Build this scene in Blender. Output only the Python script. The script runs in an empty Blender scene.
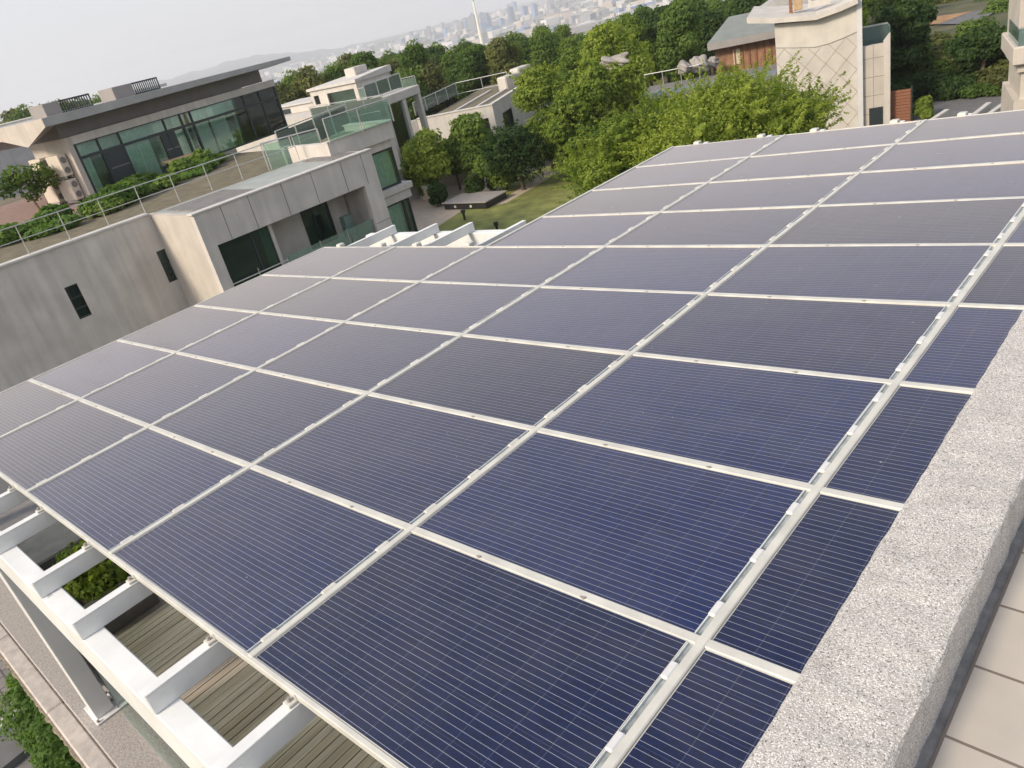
import bpy, math, random
import numpy as np
from mathutils import Matrix, Vector
sc = bpy.context.scene
col = sc.collection
R_ = math.radians
rng = np.random.default_rng(7)
random.seed(7)

# ------------------------------------------------------------------ camera, world, sun, exposure
F = 770.97
M = np.array([[0.730702915797803, 0.15690510178344647, -0.6644200763665374],
              [0.6482671854005726, -0.46463114743809997, 0.6032143509260821],
              [-0.21406285333380173, -0.8714922179025358, -0.44122376291164367]])
C = np.array([1.1970927, -1.6888911, 2.1839268])
cam = bpy.data.cameras.new('camera')
cam.sensor_width = 36; cam.lens = F / 1024 * 36
cam.clip_start = 0.05; cam.clip_end = 30000
co = bpy.data.objects.new('camera', cam); col.objects.link(co)
rt, up_, bk = M[:, 0], -M[:, 1], -M[:, 2]
co.matrix_world = Matrix(((rt[0], up_[0], bk[0], C[0]), (rt[1], up_[1], bk[1], C[1]), (rt[2], up_[2], bk[2], C[2]), (0, 0, 0, 1)))
sc.camera = co

HAZE = 0.00025
SUN_EL, SUN_ROT = 33.0, 192.0
w = bpy.data.worlds.new('World'); sc.world = w; w.use_nodes = True
nt = w.node_tree
sky = nt.nodes.new('ShaderNodeTexSky'); sky.sky_type = 'NISHITA'; sky.sun_disc = False
sky.sun_elevation = R_(SUN_EL); sky.sun_rotation = R_(SUN_ROT)
sky.altitude = 0; sky.air_density = 1.0; sky.dust_density = 3.0; sky.ozone_density = 1.0
hs = nt.nodes.new('ShaderNodeHueSaturation'); hs.inputs['Saturation'].default_value = 0.85
bgn = nt.nodes['Background']; bgn.inputs['Strength'].default_value = 0.15
nt.links.new(sky.outputs[0], hs.inputs['Color']); veil = nt.nodes.new('ShaderNodeMix'); veil.data_type = 'RGBA'; wtc = nt.nodes.new('ShaderNodeTexCoord'); wsp = nt.nodes.new('ShaderNodeSeparateXYZ'); nt.links.new(wtc.outputs['Generated'], wsp.inputs[0])
wmr = nt.nodes.new('ShaderNodeMapRange'); wmr.interpolation_type = 'SMOOTHSTEP'; wmr.inputs[1].default_value = .30; wmr.inputs[2].default_value = .85; wmr.inputs[3].default_value = .86; wmr.inputs[4].default_value = .22
nt.links.new(wsp.outputs[2], wmr.inputs[0]); nt.links.new(wmr.outputs[0], veil.inputs[0])      # thin high haze whitening the whole sky
veil.inputs[7].default_value = (3.3, 3.33, 3.46, 1)
nt.links.new(hs.outputs[0], veil.inputs[6]); nt.links.new(veil.outputs[2], bgn.inputs['Color'])
sl = bpy.data.lights.new('sun', 'SUN'); sl.energy = 2.3; sl.angle = R_(10); sl.color = (1, 0.86, 0.68)
so = bpy.data.objects.new('sun', sl); col.objects.link(so)
sd = Vector((math.sin(R_(SUN_ROT)) * math.cos(R_(SUN_EL)), math.cos(R_(SUN_ROT)) * math.cos(R_(SUN_EL)), math.sin(R_(SUN_EL))))
so.rotation_euler = sd.to_track_quat('Z', 'Y').to_euler()
sc.view_settings.view_transform = 'Standard'; sc.view_settings.look = 'None'
sc.view_settings.exposure = 0.72; sc.view_settings.gamma = 1.0
sc.render.engine = 'CYCLES'
cy = sc.cycles
cy.max_bounces = 8; cy.diffuse_bounces = 3; cy.glossy_bounces = 3; cy.transmission_bounces = 4
cy.transparent_max_bounces = 12; cy.volume_bounces = 2
cy.caustics_reflective = False; cy.caustics_refractive = False
try:
    cy.use_denoising = True; cy.denoiser = 'OPENIMAGEDENOISE'
except Exception:
    pass

# ------------------------------------------------------------------ survey helpers (world points of photo features on known planes)
def ray(x, y): return M @ np.array([(x - 512) / F, (y - 384) / F, 1.0])
def onz(x, y, z):
    d = ray(x, y); return C + d * ((z - C[2]) / d[2])
def onx(x, y, X):
    d = ray(x, y); return C + d * ((X - C[0]) / d[0])
def atd(x, y, dep): return C + ray(x, y) * dep
def onv(x, y, p, n):
    d = ray(x, y); n = np.array([n[0], n[1], 0.0]); return C + d * ((n @ (np.array(p) - C)) / (n @ d))
def zof(p, py):
    """height above world zero of the point over p that the photo shows at row py"""
    lo, hi = -40.0, 30.0
    for _ in range(50):
        m = (lo + hi) / 2
        q = M.T @ (np.array([p[0], p[1], m]) - C)
        if 384 + F * q[1] / q[2] > py: lo = m
        else: hi = m
    return lo

class Fr:
    """a horizontal frame: o origin, e1 and e2 unit directions, up"""
    def __init__(s, o, e1, e2=None, up=None):
        s.o = np.array(o, float); s.e1 = np.array(list(e1)[:2] + [0.0]) if len(e1) == 2 else np.array(e1, float)
        s.e1 = s.e1 / np.linalg.norm(s.e1)
        s.u = np.array([0, 0, 1.0]) if up is None else np.array(up, float)
        s.e2 = np.array(e2, float) if e2 is not None else np.cross(s.u, s.e1)
        if len(s.e2) == 2: s.e2 = np.array([s.e2[0], s.e2[1], 0.0])
        s.e2 = s.e2 / np.linalg.norm(s.e2)
    def w(s, a, b, c): return s.o + s.e1 * a + s.e2 * b + s.u * c
    def front(s, px, py, b=0.0):       # photo pixel -> (a, c) on the plane at depth b
        p = onv(px, py, s.o + s.e2 * b, s.e2); d = p - s.o; return np.array([d @ s.e1, d[2]])
    def side(s, px, py, a=0.0):
        p = onv(px, py, s.o + s.e1 * a, s.e1); d = p - s.o; return np.array([d @ s.e2, d[2]])

# ------------------------------------------------------------------ mesh builder
class MB:
    def __init__(s, fr=None): s.v = []; s.f = []; s.fr = fr; s.sm = []
    def pt(s, p):
        s.v.append(s.fr.w(*p) if s.fr is not None else np.array(p, float)); return len(s.v) - 1
    def face(s, pts): s.f.append([s.pt(p) for p in pts]); return s
    def box(s, x0, x1, y0, y1, z0, z1):
        i = [s.pt(p) for p in ((x0, y0, z0), (x1, y0, z0), (x1, y1, z0), (x0, y1, z0), (x0, y0, z1), (x1, y0, z1), (x1, y1, z1), (x0, y1, z1))]
        for q in ((3, 2, 1, 0), (4, 5, 6, 7), (0, 1, 5, 4), (1, 2, 6, 5), (2, 3, 7, 6), (3, 0, 4, 7)): s.f.append([i[k] for k in q])
        return s
    def bbox(s, x0, x1, y0, y1, z0, z1, b=0.01):
        """box with chamfered edges"""
        x = [(x0, x0 + b), (x1, x1 - b)]; y = [(y0, y0 + b), (y1, y1 - b)]; z = [(z0, z0 + b), (z1, z1 - b)]
        idx = {}
        for i in (0, 1):
            for j in (0, 1):
                for k in (0, 1):
                    idx[i, j, k, 'x'] = s.pt((x[i][0], y[j][1], z[k][1]))
                    idx[i, j, k, 'y'] = s.pt((x[i][1], y[j][0], z[k][1]))
                    idx[i, j, k, 'z'] = s.pt((x[i][1], y[j][1], z[k][0]))
        g = lambda *a: idx[a]
        for i in (0, 1): s.f.append([g(i, 0, 0, 'x'), g(i, 1, 0, 'x'), g(i, 1, 1, 'x'), g(i, 0, 1, 'x')])
        for j in (0, 1): s.f.append([g(0, j, 0, 'y'), g(1, j, 0, 'y'), g(1, j, 1, 'y'), g(0, j, 1, 'y')])
        for k in (0, 1): s.f.append([g(0, 0, k, 'z'), g(1, 0, k, 'z'), g(1, 1, k, 'z'), g(0, 1, k, 'z')])
        for a in (0, 1):
            for c_ in (0, 1):
                s.f.append([g(a, c_, 0, 'x'), g(a, c_, 1, 'x'), g(a, c_, 1, 'y'), g(a, c_, 0, 'y')])
                s.f.append([g(a, 0, c_, 'x'), g(a, 1, c_, 'x'), g(a, 1, c_, 'z'), g(a, 0, c_, 'z')])
                s.f.append([g(0, a, c_, 'y'), g(1, a, c_, 'y'), g(1, a, c_, 'z'), g(0, a, c_, 'z')])
        for i in (0, 1):
            for j in (0, 1):
                for k in (0, 1): s.f.append([g(i, j, k, 'x'), g(i, j, k, 'y'), g(i, j, k, 'z')])
        return s
    def prism(s, poly, axis, t0, t1):
        """2-D outline extruded along 'x', 'y' or 'z' of the frame"""
        def P(q, t): return {'z': (q[0], q[1], t), 'x': (t, q[0], q[1]), 'y': (q[0], t, q[1])}[axis]
        a = [s.pt(P(q, t0)) for q in poly]; b = [s.pt(P(q, t1)) for q in poly]; n = len(poly)
        s.f.append(a[::-1]); s.f.append(b)
        for i in range(n): s.f.append([a[i], a[(i + 1) % n], b[(i + 1) % n], b[i]])
        return s
    def tube(s, p, q, r, n=8, r2=None):
        p = s.fr.w(*p) if s.fr is not None else np.array(p, float); q = s.fr.w(*q) if s.fr is not None else np.array(q, float)
        r2 = r if r2 is None else r2
        d = q - p; d = d / np.linalg.norm(d); h = np.array([0, 0, 1.0]) if abs(d[2]) < .9 else np.array([1.0, 0, 0])
        u = np.cross(d, h); u /= np.linalg.norm(u); v = np.cross(d, u); k = len(s.v)
        for c_, rr in ((p, r), (q, r2)):
            for i in range(n):
                t = 2 * math.pi * i / n; s.v.append(c_ + rr * (u * math.cos(t) + v * math.sin(t)))
        for i in range(n): s.f.append([k + i, k + (i + 1) % n, k + n + (i + 1) % n, k + n + i])
        s.f.append([k + i for i in range(n)][::-1]); s.f.append([k + n + i for i in range(n)])
        return s
    def path(s, pts, r, n=7):
        for i in range(len(pts) - 1): s.tube(pts[i], pts[i + 1], r if np.isscalar(r) else r[i], n, r if np.isscalar(r) else r[i + 1])
        return s
    def build(s, name, mat, parent=None, origin=None, smooth=False, **kw):
        v = np.array(s.v)
        if parent is not None and origin is None: origin = PO.get(parent.name, np.zeros(3))
        if origin is None: origin = np.array([(v[:, 0].min() + v[:, 0].max()) / 2, (v[:, 1].min() + v[:, 1].max()) / 2, v[:, 2].min()])
        me = bpy.data.meshes.new(name); me.from_pydata([tuple(p - origin) for p in v], [], s.f)
        me.update(); fix_normals(me)
        if smooth:
            for p in me.polygons: p.use_smooth = True
        return link(name, me, mat, parent, origin, **kw)

import bmesh
def fix_normals(me):
    bm = bmesh.new(); bm.from_mesh(me); bmesh.ops.recalc_face_normals(bm, faces=bm.faces); bm.to_mesh(me); bm.free()
PO = {}      # origin of every thing, by object name
def link(name, me, mat, parent=None, origin=None, label=None, cat=None, group=None, kind=None):
    o = bpy.data.objects.new(name, me); col.objects.link(o)
    if mat is not None: me.materials.append(mat)
    if parent is not None: o.parent = parent
    elif origin is not None: o.location = tuple(origin)
    PO[o.name] = np.array(origin if origin is not None else (0, 0, 0), float)
    tag(o, label, cat, group, kind)
    return o
def tag(o, label=None, cat=None, group=None, kind=None):
    if label: o['label'] = label
    if cat: o['category'] = cat
    if group: o['group'] = group
    if kind: o['kind'] = kind
    return o
def empty(name, loc, label, cat, group=None, kind=None):
    o = bpy.data.objects.new(name, None); o.empty_display_size = .1; col.objects.link(o); o.location = tuple(loc)
    PO[o.name] = np.array(loc, float); tag(o, label, cat, group, kind); return o
def copy_tree(o, parent=None):
    c = o.copy(); col.objects.link(c); c.parent = parent
    for ch in o.children: copy_tree(ch, c)
    return c

# ------------------------------------------------------------------ materials
def mk(name):
    m = bpy.data.materials.new(name); m.use_nodes = True; n = m.node_tree; return m, n, n.nodes['Principled BSDF']
def mat(name, c, rough=.6, var=.12, scale=4.0, bump=0.0, bscale=40.0, metal=0.0, stains=0.0, spec=.5, coord='Object', streak=0.0):
    m, n, p = mk(name)
    p.inputs['Roughness'].default_value = rough; p.inputs['Metallic'].default_value = metal
    p.inputs['Specular IOR Level'].default_value = spec
    tc = n.nodes.new('ShaderNodeTexCoord')
    nz = n.nodes.new('ShaderNodeTexNoise'); nz.inputs['Scale'].default_value = scale; nz.inputs['Detail'].default_value = 6
    n.links.new(tc.outputs[coord], nz.inputs['Vector'])
    rp = n.nodes.new('ShaderNodeValToRGB')
    rp.color_ramp.elements[0].position = .3; rp.color_ramp.elements[1].position = .7
    lo = [max(0, x * (1 - var)) for x in c]; hi = [min(1, x * (1 + var)) for x in c]
    rp.color_ramp.elements[0].color = (*lo, 1); rp.color_ramp.elements[1].color = (*hi, 1)
    n.links.new(nz.outputs['Fac'], rp.inputs['Fac']); out = rp.outputs['Color']
    if streak:
        mp = n.nodes.new('ShaderNodeMapping'); mp.inputs['Scale'].default_value = (2.2, 2.2, .16)
        n.links.new(tc.outputs[coord], mp.inputs['Vector'])
        n2 = n.nodes.new('ShaderNodeTexNoise'); n2.inputs['Scale'].default_value = 1.6; n2.inputs['Detail'].default_value = 5
        n.links.new(mp.outputs[0], n2.inputs['Vector'])
        r2 = n.nodes.new('ShaderNodeValToRGB'); r2.color_ramp.elements[0].position = .38; r2.color_ramp.elements[1].position = .62
        r2.color_ramp.elements[0].color = (1 - streak, 1 - streak, 1 - streak, 1); r2.color_ramp.elements[1].color = (1, 1, 1, 1)
        n.links.new(n2.outputs['Fac'], r2.inputs['Fac'])
        mx = n.nodes.new('ShaderNodeMix'); mx.data_type = 'RGBA'; mx.blend_type = 'MULTIPLY'; mx.inputs[0].default_value = 1
        n.links.new(out, mx.inputs[6]); n.links.new(r2.outputs[0], mx.inputs[7]); out = mx.outputs[2]
    n.links.new(out, p.inputs['Base Color'])
    if bump:
        b = n.nodes.new('ShaderNodeBump'); b.inputs['Strength'].default_value = bump; b.inputs['Distance'].default_value = .02
        n3 = n.nodes.new('ShaderNodeTexNoise'); n3.inputs['Scale'].default_value = bscale; n3.inputs['Detail'].default_value = 4
        n.links.new(tc.outputs[coord], n3.inputs['Vector']); n.links.new(n3.outputs['Fac'], b.inputs['Height']); n.links.new(b.outputs[0], p.inputs['Normal'])
    return m
def math_(n, op, a, b=None, c=None):
    x = n.nodes.new('ShaderNodeMath'); x.operation = op
    for i, q in enumerate((a, b, c)):
        if q is None: continue
        if isinstance(q, (int, float)): x.inputs[i].default_value = q
        else: n.links.new(q, x.inputs[i])
    return x.outputs[0]
def mixc(n, fac, a, b, blend='MIX'):
    x = n.nodes.new('ShaderNodeMix'); x.data_type = 'RGBA'; x.blend_type = blend
    for i, q in ((0, fac), (6, a), (7, b)):
        if isinstance(q, (int, float)): x.inputs[i].default_value = q
        elif isinstance(q, tuple): x.inputs[i].default_value = (*q, 1)
        else: n.links.new(q, x.inputs[i])
    return x.outputs[2]

def line_mask(n, coord, off, pitch, width):
    t = math_(n, 'SUBTRACT', coord, off)
    t = math_(n, 'ADD', t, pitch * 50.5)
    t = math_(n, 'MODULO', t, pitch)
    t = math_(n, 'SUBTRACT', t, pitch / 2)
    t = math_(n, 'ABSOLUTE', t)
    return math_(n, 'LESS_THAN', t, width / 2)

def cell_material():
    m, n, p = mk('solar cells under glass')
    tc = n.nodes.new('ShaderNodeTexCoord'); sp = n.nodes.new('ShaderNodeSeparateXYZ'); n.links.new(tc.outputs['Object'], sp.inputs[0])
    oi = n.nodes.new('ShaderNodeObjectInfo')
    cp = .159
    bus = line_mask(n, sp.outputs[1], .0159, .0318, .0017)
    gx = line_mask(n, sp.outputs[0], 0.0, cp, .0026)
    gy = line_mask(n, sp.outputs[1], 0.0, cp, .0022)
    # crystal grain and cell to cell tone
    vo = n.nodes.new('ShaderNodeTexVoronoi'); vo.inputs['Scale'].default_value = 55; n.links.new(tc.outputs['Object'], vo.inputs['Vector'])
    sn = n.nodes.new('ShaderNodeVectorMath'); sn.operation = 'SNAP'; n.links.new(tc.outputs['Object'], sn.inputs[0]); sn.inputs[1].default_value = (cp, cp, 10)
    off = n.nodes.new('ShaderNodeVectorMath'); off.operation = 'ADD'; n.links.new(sn.outputs[0], off.inputs[0]); n.links.new(oi.outputs['Location'], off.inputs[1])
    wn = n.nodes.new('ShaderNodeTexWhiteNoise'); n.links.new(off.outputs[0], wn.inputs['Vector'])
    tone = math_(n, 'MULTIPLY_ADD', wn.outputs['Value'], .5, .75)
    sv = n.nodes.new('ShaderNodeSeparateColor'); n.links.new(vo.outputs['Color'], sv.inputs[0])
    grain = math_(n, 'MULTIPLY_ADD', sv.outputs[0], .5, .75)
    tone = math_(n, 'MULTIPLY', tone, grain)
    tone = math_(n, 'MULTIPLY', tone, math_(n, 'MULTIPLY_ADD', oi.outputs['Random'], .7, .65))
    base = mixc(n, wn.outputs['Value'], (.001, .010, .078), (.003, .010, .052))
    cc = n.nodes.new('ShaderNodeCombineColor')
    for k in range(3): n.links.new(tone, cc.inputs[k])
    base = mixc(n, 1.0, base, cc.outputs[0], 'MULTIPLY')
    base = mixc(n, gx, base, (.05, .06, .10)); base = mixc(n, math_(n, 'MULTIPLY', gy, .7), base, (.05, .06, .10))
    base = mixc(n, bus, base, (.31, .33, .39))
    # dust film with run marks
    geo = n.nodes.new('ShaderNodeNewGeometry')
    d1 = n.nodes.new('ShaderNodeTexNoise'); d1.inputs['Scale'].default_value = 1.3; d1.inputs['Detail'].default_value = 8; d1.inputs['Roughness'].default_value = .65
    mp = n.nodes.new('ShaderNodeMapping'); mp.inputs['Scale'].default_value = (1.0, 2.2, 1); n.links.new(geo.outputs['Position'], mp.inputs['Vector']); n.links.new(mp.outputs[0], d1.inputs['Vector'])
    dr = n.nodes.new('ShaderNodeMapRange'); dr.inputs[1].default_value = .40; dr.inputs[2].default_value = .75; dr.inputs[3].default_value = .002; dr.inputs[4].default_value = .06
    n.links.new(d1.outputs['Fac'], dr.inputs[0])
    base = mixc(n, dr.outputs[0], base, (.42, .36, .30))
    # small droppings and specks
    v2 = n.nodes.new('ShaderNodeTexVoronoi'); v2.inputs['Scale'].default_value = 4.5; n.links.new(geo.outputs['Position'], v2.inputs['Vector'])
    spk = math_(n, 'LESS_THAN', v2.outputs['Distance'], .022)
    base = mixc(n, math_(n, 'MULTIPLY', spk, .5), base, (.55, .53, .5))
    n.links.new(base, p.inputs['Base Color'])
    p.inputs['Roughness'].default_value = .22
    p.inputs['IOR'].default_value = 1.56
    rr = n.nodes.new('ShaderNodeMapRange'); rr.inputs[1].default_value = .3; rr.inputs[2].default_value = .75; rr.inputs[3].default_value = .14; rr.inputs[4].default_value = .3
    n.links.new(d1.outputs['Fac'], rr.inputs[0]); n.links.new(rr.outputs[0], p.inputs['Roughness'])
    p.inputs['Sheen Weight'].default_value = 1.0; p.inputs['Sheen Roughness'].default_value = .295; p.inputs['Sheen Tint'].default_value = (1.0, .86, .72, 1)
    return m

def pebble_material():
    m, n, p = mk('washed pebble render')
    tc = n.nodes.new('ShaderNodeTexCoord')
    v = n.nodes.new('ShaderNodeTexVoronoi'); v.inputs['Scale'].default_value = 200; n.links.new(tc.outputs['Object'], v.inputs['Vector'])
    s = n.nodes.new('ShaderNodeSeparateColor'); n.links.new(v.outputs['Color'], s.inputs[0])
    r = n.nodes.new('ShaderNodeValToRGB'); r.color_ramp.interpolation = 'CONSTANT'
    e = r.color_ramp.elements; e[0].position = 0; e[0].color = (.16, .15, .14, 1); e[1].position = .07; e[1].color = (.42, .40, .37, 1)
    for pos, c in ((.2, (.50, .475, .44)), (.42, (.60, .575, .54)), (.66, (.68, .66, .63)), (.83, (.54, .47, .40)), (.88, (.78, .77, .75))):
        q = e.new(pos); q.color = (*c, 1)
    n.links.new(s.outputs[0], r.inputs['Fac'])
    ce = mixc(n, math_(n, 'GREATER_THAN', v.outputs['Distance'], .58), r.outputs['Color'], (.40, .375, .35))
    nz = n.nodes.new('ShaderNodeTexNoise'); nz.inputs['Scale'].default_value = 5; nz.inputs['Detail'].default_value = 5; n.links.new(tc.outputs['Object'], nz.inputs['Vector'])
    rr = n.nodes.new('ShaderNodeMapRange'); rr.inputs[1].default_value = .35; rr.inputs[2].default_value = .65; rr.inputs[3].default_value = .95; rr.inputs[4].default_value = 1.07; n.links.new(nz.outputs['Fac'], rr.inputs[0])
    c3 = n.nodes.new('ShaderNodeCombineColor')
    for k in range(3): n.links.new(rr.outputs[0], c3.inputs[k])
    ce = mixc(n, 1.0, ce, c3.outputs[0], 'MULTIPLY')
    n.links.new(ce, p.inputs['Base Color']); p.inputs['Roughness'].default_value = .75
    b = n.nodes.new('ShaderNodeBump'); b.inputs['Strength'].default_value = .55; b.inputs['Distance'].default_value = .004; b.invert = True
    n.links.new(v.outputs['Distance'], b.inputs['Height']); n.links.new(b.outputs[0], p.inputs['Normal'])
    return m

def tile_material(name, tile, px, py, joint, jc, ox=0.0, oy=0.0, rough=.35, offset=False, var=.1):
    m, n, p = mk(name)
    geo = n.nodes.new('ShaderNodeNewGeometry')
    mp = n.nodes.new('ShaderNodeMapping'); mp.inputs['Location'].default_value = (-ox, -oy, 0); n.links.new(geo.outputs['Position'], mp.inputs['Vector'])
    br = n.nodes.new('ShaderNodeTexBrick'); br.offset = .5 if offset else 0.0; br.squash = 1
    br.inputs['Scale'].default_value = 1; br.inputs['Brick Width'].default_value = px; br.inputs['Row Height'].default_value = py
    br.inputs['Mortar Size'].default_value = joint; br.inputs['Mortar Smooth'].default_value = .1
    br.inputs['Color1'].default_value = (*[c * (1 - var) for c in tile], 1); br.inputs['Color2'].default_value = (*[c * (1 + var) for c in tile], 1); br.inputs['Mortar'].default_value = (*jc, 1)
    n.links.new(mp.outputs[0], br.inputs['Vector'])
    nz = n.nodes.new('ShaderNodeTexNoise'); nz.inputs['Scale'].default_value = 3.5; nz.inputs['Detail'].default_value = 7; n.links.new(geo.outputs['Position'], nz.inputs['Vector'])
    rr = n.nodes.new('ShaderNodeMapRange'); rr.inputs[1].default_value = .3; rr.inputs[2].default_value = .7; rr.inputs[3].default_value = .86; rr.inputs[4].default_value = 1.06; n.links.new(nz.outputs['Fac'], rr.inputs[0])
    c3 = n.nodes.new('ShaderNodeCombineColor')
    for k in range(3): n.links.new(rr.outputs[0], c3.inputs[k])
    n.links.new(mixc(n, 1.0, br.outputs['Color'], c3.outputs[0], 'MULTIPLY'), p.inputs['Base Color'])
    p.inputs['Roughness'].default_value = rough
    b = n.nodes.new('ShaderNodeBump'); b.inputs['Strength'].default_value = .5; b.inputs['Distance'].default_value = .003; b.invert = True
    n.links.new(br.outputs['Fac'], b.inputs['Height']); n.links.new(b.outputs[0], p.inputs['Normal'])
    return m

def concrete_panel_material(name, c, streak=.25):
    return mat(name, c, .8, .10, 1.3, .25, 30, streak=streak)

def wood_material(name, a, b_, axis=1):
    m, n, p = mk(name)
    geo = n.nodes.new('ShaderNodeNewGeometry'); mp = n.nodes.new('ShaderNodeMapping')
    mp.inputs['Scale'].default_value = (26, 1.3, 26) if axis == 1 else (1.3, 26, 26)
    n.links.new(geo.outputs['Position'], mp.inputs['Vector'])
    nz = n.nodes.new('ShaderNodeTexNoise'); nz.inputs['Scale'].default_value = 1; nz.inputs['Detail'].default_value = 6; n.links.new(mp.outputs[0], nz.inputs['Vector'])
    r = n.nodes.new('ShaderNodeValToRGB'); r.color_ramp.elements[0].position = .3; r.color_ramp.elements[1].position = .72
    r.color_ramp.elements[0].color = (*a, 1); r.color_ramp.elements[1].color = (*b_, 1); n.links.new(nz.outputs['Fac'], r.inputs['Fac'])
    at = n.nodes.new('ShaderNodeAttribute'); at.attribute_name = 'tint'
    out = mixc(n, math_(n, 'MULTIPLY', at.outputs['Fac'], .6), r.outputs['Color'], (.34, .27, .19))
    n.links.new(out, p.inputs['Base Color']); p.inputs['Roughness'].default_value = .8
    b = n.nodes.new('ShaderNodeBump'); b.inputs['Strength'].default_value = .4; b.inputs['Distance'].default_value = .006
    n.links.new(nz.outputs['Fac'], b.inputs['Height']); n.links.new(b.outputs[0], p.inputs['Normal'])
    return m

def glass_material(name, tint, trans=.6, refl=.12, rough=.02, body=.35):
    """thin tinted pane: part see-through, part mirror, part body colour"""
    m = bpy.data.materials.new(name); m.use_nodes = True; n = m.node_tree; n.nodes.clear()
    o = n.nodes.new('ShaderNodeOutputMaterial'); t = n.nodes.new('ShaderNodeBsdfTransparent'); t.inputs[0].default_value = (*tint, 1)
    d = n.nodes.new('ShaderNodeBsdfDiffuse'); d.inputs[0].default_value = (*[x * body for x in tint], 1)
    g = n.nodes.new('ShaderNodeBsdfGlossy'); g.inputs['Roughness'].default_value = rough; g.inputs[0].default_value = (.8, .9, .87, 1)
    fr = n.nodes.new('ShaderNodeFresnel'); fr.inputs[0].default_value = 1.5
    a = n.nodes.new('ShaderNodeMixShader'); a.inputs[0].default_value = trans; n.links.new(d.outputs[0], a.inputs[1]); n.links.new(t.outputs[0], a.inputs[2])
    b = n.nodes.new('ShaderNodeMixShader'); f2 = math_(n, 'MULTIPLY_ADD', fr.outputs[0], 1.0, refl * .5); n.links.new(f2, b.inputs[0]); n.links.new(a.outputs[0], b.inputs[1]); n.links.new(g.outputs[0], b.inputs[2])
    n.links.new(b.outputs[0], o.inputs[0]); return m

def leaf_material(name, c0, c1, c2, trans=.52):
    m = bpy.data.materials.new(name); m.use_nodes = True; n = m.node_tree; n.nodes.clear()
    o = n.nodes.new('ShaderNodeOutputMaterial')
    at = n.nodes.new('ShaderNodeAttribute'); at.attribute_name = 'tint'
    oi = n.nodes.new('ShaderNodeObjectInfo')
    f = math_(n, 'ADD', at.outputs['Fac'], math_(n, 'MULTIPLY_ADD', oi.outputs['Random'], .3, -.15))
    r = n.nodes.new('ShaderNodeValToRGB'); e = r.color_ramp.elements; e[0].color = (*c0, 1); e[1].color = (*c2, 1); q = e.new(.5); q.color = (*c1, 1)
    n.links.new(f, r.inputs['Fac'])
    d = n.nodes.new('ShaderNodeBsdfPrincipled'); d.inputs['Roughness'].default_value = .55; d.inputs['Specular IOR Level'].default_value = .25
    n.links.new(r.outputs[0], d.inputs['Base Color'])
    t = n.nodes.new('ShaderNodeBsdfTranslucent'); tcx = mixc(n, 1.0, r.outputs[0], (1.15, 1.2, .55), 'MULTIPLY'); n.links.new(tcx, t.inputs[0])
    a = n.nodes.new('ShaderNodeMixShader'); a.inputs[0].default_value = trans; n.links.new(d.outputs[0], a.inputs[1]); n.links.new(t.outputs[0], a.inputs[2])
    n.links.new(a.outputs[0], o.inputs[0]); return m

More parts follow.
